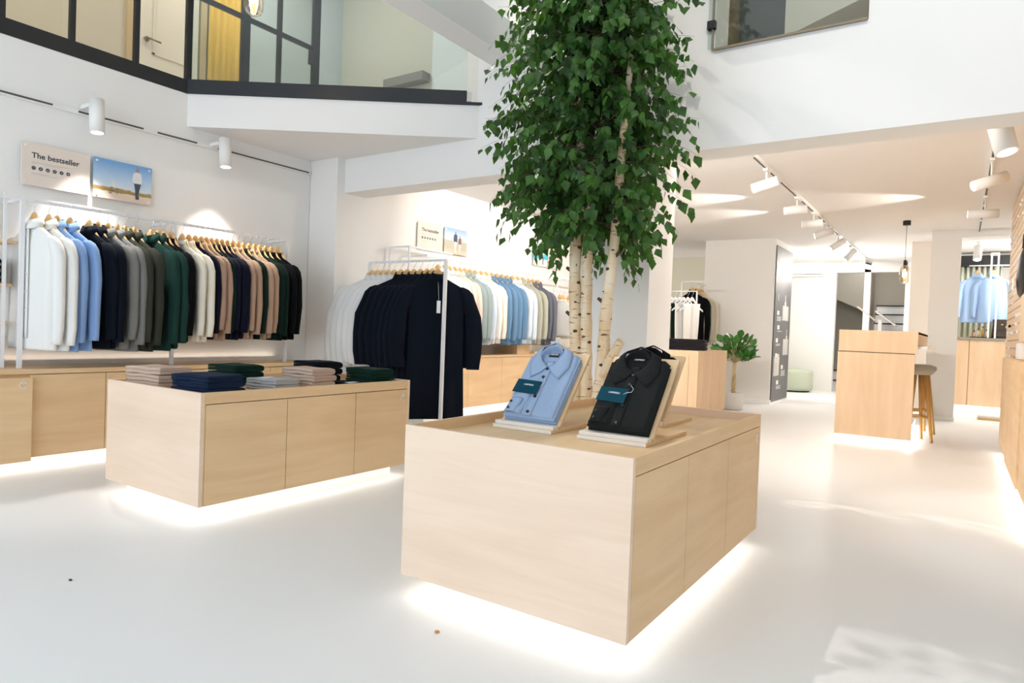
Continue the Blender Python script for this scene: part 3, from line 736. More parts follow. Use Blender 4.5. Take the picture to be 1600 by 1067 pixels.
# ------------------------------------------------------------------ acrylic wall signs
def sign_panel(label, x, y0, y1, z0, z1, kind):
    h = z1 - z0; w_ = y1 - y0
    t = thing('wall_sign', label, 'sign', (x, y0, z0))
    if kind == 'text':
        face = plain('beige_print', (.80, .70, .62), .25)
        obj('panel', MB().box((.025, 0, 0), (.033, w_, h)), face, t)
        Fm = lambda a, b_: frame((.0335, a, b_), (0, 1, 0), (0, 0, 1))
        text_mesh('headline', 'The bestseller', .047 * w_ / .39, plain('slate_print', (.035, .045, .06), .6), t, Fm(.055, h * .66), bold=.0009)
        ln = MB(); 
        for k, (zz, ww) in enumerate(((.56, .21), (.53, .16), (.30, .10), (.275, .15))): ln.box((.0334, .055, h * zz), (.0338, .055 + ww, h * zz + .0015))
        obj('small_text', ln, plain('faint_grey_print', (.42, .38, .35), .6), t)
        for k in range(6):
            ic = obj('icon', MB().cyl((.0332, .067 + k * .039, h * .42), (.0342, .067 + k * .039, h * .42), .0115, n=20), MATS['slate_print'], t)
            obj('icon_mark', MB().box((.0342, .063 + k * .039, h * .42 - .002 - .001 * (k % 3)), (.0346, .071 + k * .039, h * .42 + .0015 + .001 * (k % 2))), plain('icon_blue_print', (.45, .6, .7), .6), ic)
    else:
        nm = 'photo_print_' + kind
        m, nt, bs = new_mat(nm)
        tc = nt.nodes.new('ShaderNodeTexCoord'); sp = nt.nodes.new('ShaderNodeSeparateXYZ'); nt.links.new(tc.outputs['Generated'], sp.inputs[0])
        nz = nt.nodes.new('ShaderNodeTexNoise'); nz.inputs['Scale'].default_value = 9; nt.links.new(tc.outputs['Generated'], nz.inputs['Vector'])
        ad = nt.nodes.new('ShaderNodeMath'); ad.operation = 'MULTIPLY_ADD'; ad.inputs[1].default_value = .10
        nt.links.new(nz.outputs['Fac'], ad.inputs[0]); nt.links.new(sp.outputs['Z'], ad.inputs[2])
        rp = nt.nodes.new('ShaderNodeValToRGB'); nt.links.new(ad.outputs[0], rp.inputs[0]); nt.links.new(rp.outputs[0], bs.inputs['Base Color'])
        bs.inputs['Roughness'].default_value = .25
        stops = {'beach': [(0, (.78, .62, .50)), (.23, (.80, .66, .55)), (.25, (.38, .25, .08)), (.33, (.42, .30, .12)), (.36, (.72, .78, .85)), (.6, (.50, .66, .85)), (1.0, (.20, .40, .72))],
                 'field': [(0, (.70, .64, .52)), (.3, (.55, .50, .38)), (.55, (.52, .52, .45)), (.62, (.74, .80, .86)), (1.0, (.36, .52, .80))],
                 'pool': [(0, (.82, .82, .80)), (.38, (.80, .82, .82)), (.44, (.05, .52, .72)), (.75, (.12, .62, .80)), (1.0, (.40, .76, .86))]}[kind]
        e = rp.color_ramp.elements
        e[0].position, e[0].color = stops[0][0], (*stops[0][1], 1); e[1].position, e[1].color = stops[-1][0], (*stops[-1][1], 1)
        for p_, c_ in stops[1:-1]:
            q = e.new(p_); q.color = (*c_, 1)
        obj('panel', MB().box((.025, 0, 0), (.033, w_, h)), m, t)
        def fig(cx, zb_, hh, shirt, trous, nm2):
            sk = plain('printed_skin', (.42, .22, .14), .7)
            X = .0335
            MBx = lambda pts: MB().add([(X, cx + a * hh, zb_ + c * hh) for a, c in pts] + [(X + .0006, cx + a * hh, zb_ + c * hh) for a, c in pts],
                [tuple(range(len(pts))), tuple(range(2 * len(pts) - 1, len(pts) - 1, -1))] + [(i, (i + 1) % len(pts), len(pts) + (i + 1) % len(pts), len(pts) + i) for i in range(len(pts))])
            obj('printed_trousers', MBx([(-.05, 0), (.06, 0), (.07, .10), (.03, .12), (.12, .52), (-.10, .52), (-.06, .25)]), plain('print_%s_trousers' % nm2, trous, .6), t)
            obj('printed_shirt', MBx([(-.11, .50), (.12, .50), (.15, .62), (.12, .86), (-.02, .90), (-.13, .84), (-.17, .62)]), plain('print_%s_shirt' % nm2, shirt, .6), t)
            obj('printed_head', MBx([(-.035, .90), (.03, .90), (.045, .96), (.02, 1.02), (-.03, 1.02), (-.05, .96)]), sk, t)
        if kind == 'beach':
            fig(w_ * .74, h * .10, h * .80, (.80, .80, .82), (.06, .08, .11), 'man')
            ch = MB()
            for a, z_ in ((.28, .30), (.30, .22), (.38, .29), (.25, .16)): ch.box((.0335, w_ * a, h * z_), (.0342, w_ * a + .02, h * z_ + .004))
            for a in (.27, .30, .39): ch.box((.0335, w_ * a, h * .13), (.0342, w_ * a + .002, h * .31))
            obj('printed_chair', ch, MATS['print_man_trousers'], t)
            obj('printed_seated_person', MB().cyl((.0335, w_ * .33, h * .38), (.0341, w_ * .33, h * .38), .013, n=10).cyl((.0335, w_ * .33, h * .47), (.0341, w_ * .33, h * .47), .006, n=10), plain('printed_pale', (.85, .75, .7), .6), t)
        elif kind == 'field':
            fig(w_ * .48, h * .08, h * .80, (.05, .09, .16), (.80, .80, .78), 'walker')
            fig(w_ * .68, h * .08, h * .66, (.25, .15, .12), (.74, .70, .66), 'companion')
        else:
            fig(w_ * .66, h * .10, h * .72, (.45, .55, .58), (.12, .16, .2), 'swimmer')
    for a, c in ((.02, .02), (w_ - .02, .02), (.02, h - .02), (w_ - .02, h - .02)):
        obj('standoff', MB().cyl((0, a, c), (.038, a, c), .007, n=14), METW, t)
sign_panel('beige sign reading The bestseller on the left wall, nearest the camera', XL, 1.712, 2.104, 1.73, 1.995, 'text')
sign_panel('beach photo sign with a walking man on the left wall', XL, 2.125, 2.512, 1.73, 1.995, 'beach')
sign_panel('beige sign reading The bestseller above the coat rack', XW2, 4.95, 5.33, 1.712, 1.985, 'text')
sign_panel('photo sign of two walking people above the coat rack', XW2, 5.36, 5.74, 1.715, 1.985, 'field')
sign_panel('turquoise pool photo sign left of the birch trunks', XW2, 7.12, 7.45, 1.76, 2.02, 'pool')
sign_panel('small beige text sign next to the turquoise photo', XW2, 7.47, 7.82, 1.76, 2.02, 'text')

# ------------------------------------------------------------------ garments on hangers
def interp(x, tab):
    for (x0, y0), (x1, y1) in zip(tab, tab[1:]):
        if x <= x1 or (x1, y1) == tab[-1]:
            return y0 + (y1 - y0) * (x - x0) / (x1 - x0)

def ell(cx, cy, z, rx, ry, n, ph=0.0, amp=0.0, k=5, sup=1.0):
    out = []
    for j in range(n):
        a = 2 * PI * j / n
        c_, s_ = math.cos(a), math.sin(a)
        f = 1 + amp * math.sin(k * a + ph) + amp * .6 * math.sin((k + 4) * a - 2 * ph)
        out.append((cx + rx * abs(c_) ** sup * (1 if c_ >= 0 else -1) * (1 + amp * .15 * math.sin(3 * a + ph)), cy + ry * abs(s_) ** sup * (1 if s_ >= 0 else -1) * f, z))
    return out

def garment_parts(kind, L, D, rnd):
    ph = rnd.uniform(0, 6.28); W_ = {'shirt': 1.0, 'sweater': .98, 'coat': 1.24}[kind]
    prof = [(.002, .042, .8), (-.022, .062, .9), (-.046, .100, .9), (-.074, .145, .9), (-.100, .175, 1.0), (-.135, .188, 1.1), (-.2, .185, 1.1), (-.35, .178, 1.15),
            (-.35 - (L - .35) * .33, .182, 1.2), (-.35 - (L - .35) * .66, .19, 1.25), (-L + .015, .197, 1.3), (-L, .192, 1.2)]
    rings = []
    for z, w, d in prof:
        t = max(0, min(1, -z / L))
        rings.append(ell(rnd.uniform(-.003, .003) * t, 0, z, w * W_, D * d * .82, 36, ph, .30 * t + .04, 6, .8))
    body = MB().rings(rings)
    sl = []
    for s in (-1, 1):
        SL = (L - .05 if kind != 'coat' else .76) * rnd.uniform(.97, 1.02)
        co = 1 if kind == 'coat' else 0
        q = rnd.uniform(-.01, .012); rx = .046 * (1.25 if kind == 'coat' else 1)
        rr = []
        for z, x, r, y in ((-.08, .146, .5, 0), (-.098, .168, .8, -.001), (-.135, .191, 1.0, -.003), (-.2, .212, 1.02, -.005), (-.32, .222 + .022 * co, .98 + .12 * co, -.008), (-SL * .65, .226 + .03 * co, .92 + .2 * co, -.010), (-SL * .85, .226 + .028 * co, .82 + .2 * co, -.012), (-SL + .03, .224 + .02 * co, .74 + .22 * co, -.012), (-SL, .223 + .02 * co, .72 + .22 * co, -.012)):
            rr.append(ell(s * (x * W_ + q * (-z)) + .004 * math.sin(z * 19 + ph), y * .6, z, rx * r, D * .98 * r, 18, ph + s, .17 * min(1, -z * 2), 4, .85))
        sl.append(MB().rings(rr))
    col = MB()
    if kind == 'sweater': cp = [(1.0, -.012), (.88, .012), (.98, .016), (1.12, -.010), (1.05, -.016)]
    else: cp = [(1.0, -.014), (.86, .024), (.98, .030), (1.42, -.016), (1.30, -.020)]
    tl_ = .5 if kind != 'sweater' else .25
    col.rings([[(x, y, zz + y * tl_) for x, y, zz in ell(0, 0, z, .047 * r, D * 1.0 * r, 24, 0, 0, 5, .9)] for r, z in cp], cap=False)
    return body, sl, col

HANG = {}
def hanger_mesh(key='wood'):
    if key not in HANG:
        bar = MB(); rg = []
        xs = [-.165, -.15, -.11, -.07, -.035, -.012, .012, .035, .07, .11, .15, .165]
        for x in xs:
            z = interp(abs(x), [(0, .042), (.012, .041), (.035, .018), (.07, -.028), (.11, -.068), (.15, -.098), (.165, -.108)])
            h = .012 + .016 * math.exp(-(x / .04) ** 2)
            rg.append([(x, .007 * math.cos(a), z - .004 + h * math.sin(a)) for a in [2 * PI * j / 10 for j in range(10)]])
        bar.rings(rg)
        hook = MB().tube([(0, 0, .045), (0, 0, .085), (.012, 0, .100), (.019, 0, .115), (.014, 0, .130), (0, 0, .138), (-.013, 0, .132), (-.017, 0, .122)], .0016, 6)
        HANG[key] = (bar.mesh('shoulder_bar', HWOOD if key == 'wood' else METW), hook.mesh('hook', CHROME))
    return HANG[key]

PAL = {'white': (.84, .83, .80), 'cream': (.80, .75, .64), 'light blue': (.25, .39, .66), 'navy': (.0045, .007, .013), 'grey': (.20, .20, .19), 'olive': (.042, .044, .033),
       'green': (.013, .044, .036), 'black': (.004, .004, .005), 'dark navy': (.006, .007, .019), 'camel': (.40, .265, .19), 'dark green': (.005, .017, .012),
       'pale blue': (.62, .70, .78), 'pale pink': (.80, .66, .58), 'grey green': (.30, .37, .37), 'blue': (.13, .24, .38), 'pale grey': (.60, .61, .60), 'light olive': (.42, .42, .34),
       'slate grey': (.13, .14, .17), 'off white': (.76, .76, .75), 'sky blue': (.36, .52, .78), 'sage': (.34, .38, .26), 'beige': (.62, .55, .42)}
rg_ = random.Random(11)

def hang(kind, colour, loc_, rz, L, D, label, hlabel, group, hgroup, tagged=False, buttons=False):
    m = fabric(colour.replace(' ', '_'), PAL[colour])
    t = thing(kind, label, 'coat' if kind == 'coat' else kind, loc_, rz, group)
    body, sl, col = garment_parts(kind, L, D, rg_)
    obj('body', body, m, t)
    for s in sl: obj('sleeve', s, m, t)
    obj('collar', col, m, t, solid=.003)
    if kind == 'shirt' and buttons:
        pl = obj('placket', MB().grid(2, 10, lambda u, v: (-.014 + .028 * u, -D * 1.12 - .004, -.03 - v * (L - .1))), m, t, solid=.003)
        for k in range(5):
            z = -.08 - k * .11
            obj('button', MB().cyl((0, -D * 1.12 - .006, z), (0, -D * 1.12 - .010, z), .006, n=10), plain('pearl_button', (.7, .7, .7), .3), t)
    if tagged:
        obj('price_tag', MB().box((-.008, -D * 1.3 - .012, -.30), (.022, -D * 1.3 - .009, -.20)), WPRINT, t)
        obj('tag_string', MB().tube([(0, -D * 1.1, -.05), (.004, -D * 1.4, -.13), (.007, -D * 1.3 - .010, -.20)], .0012, 5), WPRINT, t)
    h = thing('hanger', hlabel, 'hanger', loc_, rz, hgroup)
    a, b2 = hanger_mesh()
    obj('shoulder_bar', a, None, h); obj('hook', b2, None, h)
    return t

# rack along the left wall
def post(t, x, y, z0, z1, w=.011):
    obj('post', MB().box((x - w, y - w, z0), (x + w, y + w, z1)), METW, t)
RX, RZ1 = -4.60, 1.608
r1 = thing('clothes_rail', 'white steel clothes rail along the left wall over the long cabinet', 'clothes rail', (RX, 1.0, .603))
obj('bar', MB().box((-.009, .15, RZ1 - .603 - .018), (.009, 2.50, RZ1 - .603)), METW, r1)
for y in (.635, 1.55, 2.50):
    post(r1, 0, y, .001, RZ1 - .603 + (.0 if y < 2.4 else 0))
    obj('wall_bracket', MB().box((XL - RX + .002, y - .008, RZ1 - .603 - .017), (-.009, y + .008, RZ1 - .603 - .001)), METW, r1)
T1 = [(30, 1.61), (54, 1.695), (109.5, 1.886), (139.5, 1.996), (183.6, 2.166), (211, 2.278), (237, 2.388), (273, 2.549), (350, 2.93), (445, 3.468)]
row1 = [(54, 'white', 's'), (76, 'white', 's'), (89, 'light blue', 's'), (109.5, 'light blue', 's'), (139.5, 'navy', 's'), (153, 'navy', 's'), (168, 'grey', 's'), (183.6, 'grey', 's'),
        (196.5, 'olive', 's'), (211, 'olive', 's'), (237, 'green', 's'), (247.5, 'green', 's'), (257, 'black', 'w'), (267, 'black', 'w'), (284, 'cream', 'w'), (294, 'cream', 'w'),
        (304, 'dark navy', 'w'), (313, 'camel', 'w'), (321, 'camel', 'w'), (329, 'dark green', 'w'), (337.5, 'dark navy', 'w'), (346, 'dark navy', 'w'), (354, 'dark navy', 'w'), (362, 'camel', 'w'),
        (370, 'camel', 'w'), (378.5, 'dark green', 'w'), (387, 'camel', 'w'), (395.5, 'camel', 'w'), (404, 'dark green', 'w'), (413, 'dark green', 'w'), (423, 'black', 'w'), (433, 'black', 'w')]
for i, (px, c, k) in enumerate(row1):
    kind = 'shirt' if k == 's' else 'sweater'
    L_ = (.755 if k == 's' else .70) + rg_.uniform(-.012, .012)
    if i > 15: L_ -= .02
    hang(kind, c, (RX, interp(px, T1), RZ1 - .12 - (.018 if False else .018)), rg_.uniform(-.06, .06) + (.24 if k == 's' else .17), L_, .030 if k == 's' else .026,
         '%s %s on the left wall rail, %s garment from the near post' % (c, kind, ordn(i + 1)),
         'wooden hanger of the %s garment from the near post on the left wall rail' % ordn(i + 1),
         'garments on the left wall rail', 'hangers on the left wall rail', tagged=(i in (4, 10)), buttons=(k == 's'))

# second row, in front of the rear cabinet
RX2, RZ2 = -4.20, 1.615
r2 = thing('clothes_rail', 'white clothes rail with pale and blue shirts behind the coat rack', 'clothes rail', (RX2, 4.6, .655))
obj('bar', MB().box((-.009, .15, RZ2 - .655 - .018), (.009, 3.9, RZ2 - .655)), METW, r2)
for y in (1.02, 1.90, 2.62): post(r2, 0, y, .001, RZ2 - .655 - .018, .008)
for y in (.16, 3.0): obj('wall_bracket', MB().box((XW2 - RX2 + .002, y - .008, RZ2 - .655 - .017), (-.009, y + .008, RZ2 - .655 - .001)), METW, r2)
T2 = [(640, 4.52), (700, 5.073), (725, 5.328), (757, 5.679), (782, 5.976), (812, 6.359), (842, 6.779), (856, 6.988)]
row2 = [(686, 'white'), (695, 'white'), (704, 'pale blue'), (712, 'pale pink'), (720, 'pale pink'), (728, 'grey green'), (736, 'grey green'), (744, 'pale blue'), (753, 'white'), (761, 'cream'),
        (770, 'blue'), (778, 'blue'), (786, 'blue'), (794, 'blue'), (802, 'pale blue'), (810, 'pale blue'), (818, 'light olive'), (826, 'light olive'), (834, 'slate grey'), (842, 'slate grey')]
for i, (px, c) in enumerate(row2):
    hang('shirt', c, (RX2, interp(px - 2, T2), RZ2 - .138), rg_.uniform(-.05, .05) + .22, .70 + rg_.uniform(-.015, .015), .032,
         '%s shirt on the rail behind the coats, %s garment from the camera' % (c, ordn(i + 1)),
         'wooden hanger of the %s garment from the camera on the rail behind the coats' % ordn(i + 1),
         'shirts on the rail behind the coat rack', 'hangers on the rail behind the coat rack')
# lower third group near the birch trunks
r3 = thing('clothes_rail', 'low white rail with cream garments left of the birch trunks', 'clothes rail', (-4.24, 7.2, .656))
obj('bar', MB().box((-.008, 0, .80), (.008, 1.2, .816)), METW, r3)
post(r3, 0, .01, 0, .80, .007); post(r3, 0, 1.19, 0, .80, .007)
for i, (y, c) in enumerate(((7.36, 'pale grey'), (7.44, 'cream'), (7.60, 'cream'), (7.72, 'cream'))):
    hang('sweater', c, (-4.24, y, 1.334), .5, .50 if i else .46, .028,
         '%s garment on the low rail near the birch trunks, %s from the left' % (c, ordn(i + 1)), 'wooden hanger of the %s garment on the low rail near the birch trunks' % ordn(i + 1),
         'garments on the low rail', 'hangers on the low rail')
pfm = thing('photo_frame', 'small framed photo on the rear cabinet under the cream garments', 'photo frame', (-4.19, 7.06, .655))
obj('frame', MB().box((0, 0, 0), (.012, .26, .20)), METW, pfm, bevel=.002)
obj('print', MB().box((.012, .01, .01), (.0135, .25, .19)), plain('pale_blue_print', (.55, .62, .68), .5, vary=.4, bscale=14), pfm)
tag(obj('wooden_box', MB().box((-4.45, 6.35, .655), (-4.19, 6.62, .76)), BIRCHY, bevel=.002), 'plain wooden box on the rear cabinet under the olive shirts', 'box')
tag(obj('wooden_box', MB().box((-4.45, 7.42, .655), (-4.22, 7.90, .72)), BIRCHY, bevel=.002), 'low wooden box beside the small framed photo', 'box')

# coat rack with white and navy coats
cr = thing('coat_rack', 'free standing white coat rack between the left table and the rear rail', 'coat rack', (-3.88, 4.14, 0))
CZ = 1.487
obj('bar', MB().box((-.44, -.009, CZ - .018), (.44, .009, CZ)), METW, cr)
post(cr, -.43, 0, 0.001, CZ - .018, .012); post(cr, .43, 0, 0.001, CZ - .018, .012)
for s in (-1, 1):
    obj('foot', MB().box((s * .43 - .012, -.16, 0), (s * .43 + .012, .16, .02)), METW, cr)
coats = [(584, 'off white'), (593, 'off white'), (602, 'off white'), (611, 'off white'), (620.5, 'off white'), (631, 'navy'), (641, 'navy'), (651, 'navy'), (661, 'navy'), (671, 'navy'), (679, 'navy'), (687, 'navy')]
for i, (px, c) in enumerate(coats):
    xx = -4.31 + (px - 580) / 137.0
    hang('coat', c, (xx, 4.14, CZ - .138), math.radians(50 + rg_.uniform(-3, 3)), 1.05 if c == 'off white' else 1.16, .032,
         '%s coat on the coat rack, %s from the left' % ({'off white': 'white', 'navy': 'dark navy'}[c], ordn(i + 1)), 'wooden hanger of the %s coat from the left on the coat rack' % ordn(i + 1),
         'coats on the coat rack', 'hangers on the coat rack', tagged=(i == 11))
# white frame behind the coats
wf = thing('rail_frame', 'white steel frame standing behind the coat rack by the wall', 'frame', (-4.30, 4.55, .0))
f_ = MB()
obj('post', MB().box((-.19, -.008, 0), (-.174, .008, 1.66)), METW, wf); obj('post', MB().box((.06, -.008, 0), (.076, .008, 1.66)), METW, wf)
obj('top_bar', MB().box((-.19, -.008, 1.66), (.076, .008, 1.676)).box((-.19, .008, 1.66), (-.174, .62, 1.676)).box((.06, .008, 1.66), (.076, .62, 1.676)), METW, wf)

# right rear garments
br = thing('clothes_rail', 'white rail with a black garment seen right of the big column', 'clothes rail', (-3.2, 9.25, 0))
obj('bar', MB().box((-.12, -.008, 1.70), (.30, .008, 1.716)).box((-.008, .008, 1.70), (.008, .9, 1.716)), METW, br)
post(br, -.12, 0, 0.001, 1.70, .010); post(br, 0, .9, 0.001, 1.70, .010)
for i, (y, c) in enumerate(((9.36, 'black'), (9.52, 'light olive'), (9.64, 'beige'), (9.76, 'cream'))):
    hang('sweater' if i else 'shirt', c, (-3.2, y, 1.572), .35, .76, .030, '%s garment on the rail behind the jeans cabinet, %s from the front' % (c, ordn(i + 1)),
         'wooden hanger of the %s garment from the front behind the jeans cabinet' % ordn(i + 1), 'garments behind the jeans cabinet', 'hangers behind the jeans cabinet')
tr = thing('trouser_rail', 'white rail carrying trousers right of the big column', 'clothes rail', (-3.0, 8.3, 0))
obj('bar', MB().box((-.22, -.007, 1.50), (.22, .007, 1.514)), METW, tr)
post(tr, -.22, 0, .001, 1.5, .008); post(tr, .22, 0, .001, 1.5, .008)
for i, c in enumerate(('beige', 'beige', 'sage', 'dark green', 'white', 'pale grey', 'white')):
    x = -3.17 + i * .055
    t = thing('trousers', '%s trousers on the rail right of the big column, %s from the left' % (c, ordn(i + 1)), 'trousers', (x, 8.3, 1.35), .9, 'trousers on the rail')
    rr = [ell(0, 0, z, w_, .018, 20, i, .12, 4, .7) for z, w_ in ((0, .125), (-.05, .12), (-.25, .115), (-.45, .105), (-.56, .10))]
    obj('legs', MB().rings(rr), fabric(c.replace(' ', '_'), PAL[c]), t)
    h = thing('hanger', 'white clip hanger of the %s trousers from the left right of the big column' % ordn(i + 1), 'hanger', (x, 8.3, 1.37), .9, 'clip hangers')
    a, b2 = hanger_mesh('white'); obj('shoulder_bar', a, None, h); obj('hook', b2, None, h)
bs_ = thing('clothes_rail', 'white rail holding sky blue shirts in the far right room', 'clothes rail', (.28, 11.8, 1.066))
obj('bar', MB().box((-.2, -.008, 1.04), (.3, .008, 1.056)), METW, bs_)
post(bs_, .06, -.14, .001, 1.2, .011); post(bs_, .14, -.14, .001, 1.2, .011)
obj('top_bar', MB().box((.05, -.15, 1.2), (.15, .15, 1.215)), METW, bs_)
for i in range(2):
    hang('shirt', 'sky blue', (.185 + .19 * i, 11.8, 1.984), .15, .70, .045, 'sky blue shirt in the far right room, %s one' % ('left', 'right')[i], 'wooden hanger of the %s sky blue shirt in the far right room' % ('left', 'right')[i],
         'sky blue shirts', 'hangers in the far right room')

# ------------------------------------------------------------------ folded garments
def fold_mb(w, d, t, rnd, layers=2):
    """one folded sweater: a strip folded back and forth, folds along y; rounded edge at -x"""
    lt = t / layers; path = []
    n = 7
    for l in range(layers):
        z = lt * (l + .5); x0, x1 = -w / 2 + lt * .5, w / 2 - lt * .5 - rnd.uniform(0, .012)
        xs = [x0 + (x1 - x0) * k / n for k in range(n + 1)]
        if l % 2: xs = xs[::-1]
        path += [(x, z) for x in xs]
        if l < layers - 1:
            e = xs[-1]; s = 1 if l % 2 == 0 else -1
            for a in (-.42, -.22, 0, .22, .42): path.append((e + s * lt * .5 * math.cos(a * PI), z + lt * .5 + lt * .5 * math.sin(a * PI)))
    top, bot = [], []
    for i, p in enumerate(path):
        a = path[max(0, i - 1)]; b2 = path[min(len(path) - 1, i + 1)]
        dx, dz = b2[0] - a[0], b2[1] - a[1]; l = math.hypot(dx, dz) or 1
        nx, nz = -dz / l, dx / l; h = lt * .46
        top.append((p[0] + nx * h, p[1] + nz * h)); bot.append((p[0] - nx * h, p[1] - nz * h))
    sec = top + bot[::-1]
    rings = []; m = 9; ph = rnd.uniform(0, 6)
    for j in range(m + 1):
        v = j / m; y = -d / 2 + d * v; edge = min(v, 1 - v) * m
        k = .94 if edge < .5 else 1
        rings.append([(x * (1 - (.012 if edge < .5 else 0)) + .003 * math.sin(v * 7 + ph), y, z * k + .0016 * math.sin(v * 9 + ph + x * 20)) for x, z in sec])
    return MB().rings(rings)

def stack(n, x, y, z, w, d, t, rz, colour, labels, group, name='folded_sweater', cat='sweater', tagged=None):
    m = fabric(colour.replace(' ', '_'), PAL[colour])
    for k in range(n):
        r = rz + rg_.uniform(-.03, .03)
        o = obj(name, fold_mb(d, w, t, rg_), m, loc=(x + rg_.uniform(-.004, .004), y + rg_.uniform(-.004, .004), z + k * (t + .001)))
        o.rotation_euler = (0, 0, r + PI / 2)
        tag(o, labels % (('lowest', 'middle', 'top')[k] if n == 3 else ('lower', 'upper')[k] if n == 2 else 'only'), cat, group)
        if k == n - 1 and tagged:
            tg = obj('paper_tag', MB().box((-.055, tagged - .022, t * .96), (.03, tagged + .022, t * .96 + .002)), WPRINT, o)
ZT = .568
PAL['rose beige'] = (.56, .42, .34); PAL['folded navy'] = (.010, .022, .055); PAL['folded green'] = (.005, .026, .018); PAL['folded black'] = (.006, .007, .010); PAL['silver grey'] = (.42, .43, .45)
G = 'folded sweaters on the left display table'
stack(3, -3.50, 1.87, ZT, .27, .19, .037, .12, 'rose beige', 'rose beige folded sweater, %s of the stack nearest the table corner', G)
stack(3, -3.14, 1.93, ZT, .28, .22, .031, .10, 'folded navy', 'navy folded sweater, %s of the navy stack at the table front', G)
stack(3, -3.49, 2.32, ZT, .25, .20, .037, .05, 'folded green', 'dark green folded sweater, %s of the green stack beside the navy one', G)
stack(2, -3.12, 2.30, ZT, .22, .18, .030, .15, 'silver grey', 'light grey folded shirt, %s of the grey pair between navy and beige', G, 'folded_shirt', 'shirt', tagged=.03)
stack(3, -3.13, 2.55, ZT, .26, .18, .036, .05, 'rose beige', 'rose beige folded sweater, %s of the stack in the table middle', G)
stack(3, -3.43, 2.86, ZT, .25, .20, .041, -.1, 'folded black', 'black folded sweater, %s of the black stack at the table rear', G)
stack(1, -3.02, 2.77, ZT, .26, .16, .024, .1, 'folded black', 'flat black folded garment with a white tag, %s one before the green stack', G, tagged=-.03)
stack(3, -3.06, 2.965, ZT, .27, .17, .033, -.05, 'folded green', 'dark green folded sweater, %s of the green stack at the table end', G)
PAL['jeans black'] = (.022, .021, .025)
stack(3, -2.56, 7.35, .781, .44, .36, .04, .2, 'jeans black', 'black folded jeans on the birch cabinet, %s of the stack', 'folded jeans', 'folded_jeans', 'jeans', tagged=-.08)
stack(1, -2.92, 7.42, .781, .16, .24, .08, .2, 'dark green', 'dark green folded trousers beside the black jeans, %s one', 'folded jeans', 'folded_trousers', 'trousers')

# shelf unit at the left picture edge
su = thing('shelf_unit', 'white steel shelf unit with wooden boards at the left picture edge', 'shelf', (-4.66, 1.56, .604))
obj('post', MB().box((.0, .0, 0), (.016, .016, 1.03)), METW, su); obj('post', MB().box((-.19, .0, 0), (-.174, .016, 1.03)), METW, su)
obj('post', MB().box((.0, -.52, 0), (.016, -.50, 1.03)), METW, su)
for z, y in ((.735, .07), (.48, .05), (.26, .04)): obj('shelf_board', MB().box((-.20, -.50, z), (.0, y, z + .016)), BIRCHY, su)
for k in range(4):
    o = obj('folded_shirt', fold_mb(.18, .30, .032, rg_), fabric('white', PAL['white']), loc=(-4.76, 1.40, 1.356 + .033 * k))
    tag(o, 'white folded shirt on the upper shelf at the left edge, %s from the bottom' % ordn(k + 1), 'shirt', 'white folded shirts on the shelf')
for k in range(4):
    o = obj('rolled_sweater', MB().tube([(-.08, 0, 0), (-.075, 0, 0), (.075, 0, 0), (.08, 0, 0)], [.012, .018, .018, .012], 14), fabric('dark_green', PAL['dark green']), loc=(-4.75, 1.545, 1.119 + .037 * k))
    tag(o, 'dark green rolled garment on the middle shelf at the left edge, %s from the bottom' % ordn(k + 1), 'rolled garment', 'green rolled garments')
for k in range(4):
    o = obj('rolled_sweater', MB().tube([(-.08, 0, 0), (-.075, 0, 0), (.075, 0, 0), (.08, 0, 0)], [.012, .018, .018, .012], 14), fabric('black', PAL['black']), loc=(-4.75, 1.545, .624 + .037 * k))
    tag(o, 'black rolled garment on the cabinet at the left edge, %s from the bottom' % ordn(k + 1), 'rolled garment', 'black rolled garments')

# ------------------------------------------------------------------ shirt stands on the front table
TEAL = plain('teal_card', (.005, .052, .080), .8, spec=.1)
def text_on(nm, body, size, parent, M): return text_mesh(nm, body, size, WPRINT, parent, M, align='CENTER')
def shirt_stand(x0, y0, label, wide=.26):
    t = thing('shirt_stand', label, 'display stand', (x0, y0, ZT))
    obj('base', MB().box((0, 0, 0), (wide, .40, .013)), BIRCHY, t, bevel=.001)
    obj('lip', MB().box((.0, .012, .013), (wide, .055, .026)), plain('white_stained_birch', (.80, .76, .70), .5), t, bevel=.001)
    obj('white_front_edge', MB().box((0, -.0015, 0), (wide, 0, .013)), plain('white_stained_birch', (.80, .76, .70), .5), t)
    an = math.radians(49.7)
    Mb = Matrix.Translation((0, .058, .020)) @ Matrix.Rotation(an, 4, 'X')
    obj('board', MB().box((0, 0, -.014), (wide, .352, 0), Mb), BIRCHY, t, bevel=.001)
    return t, an
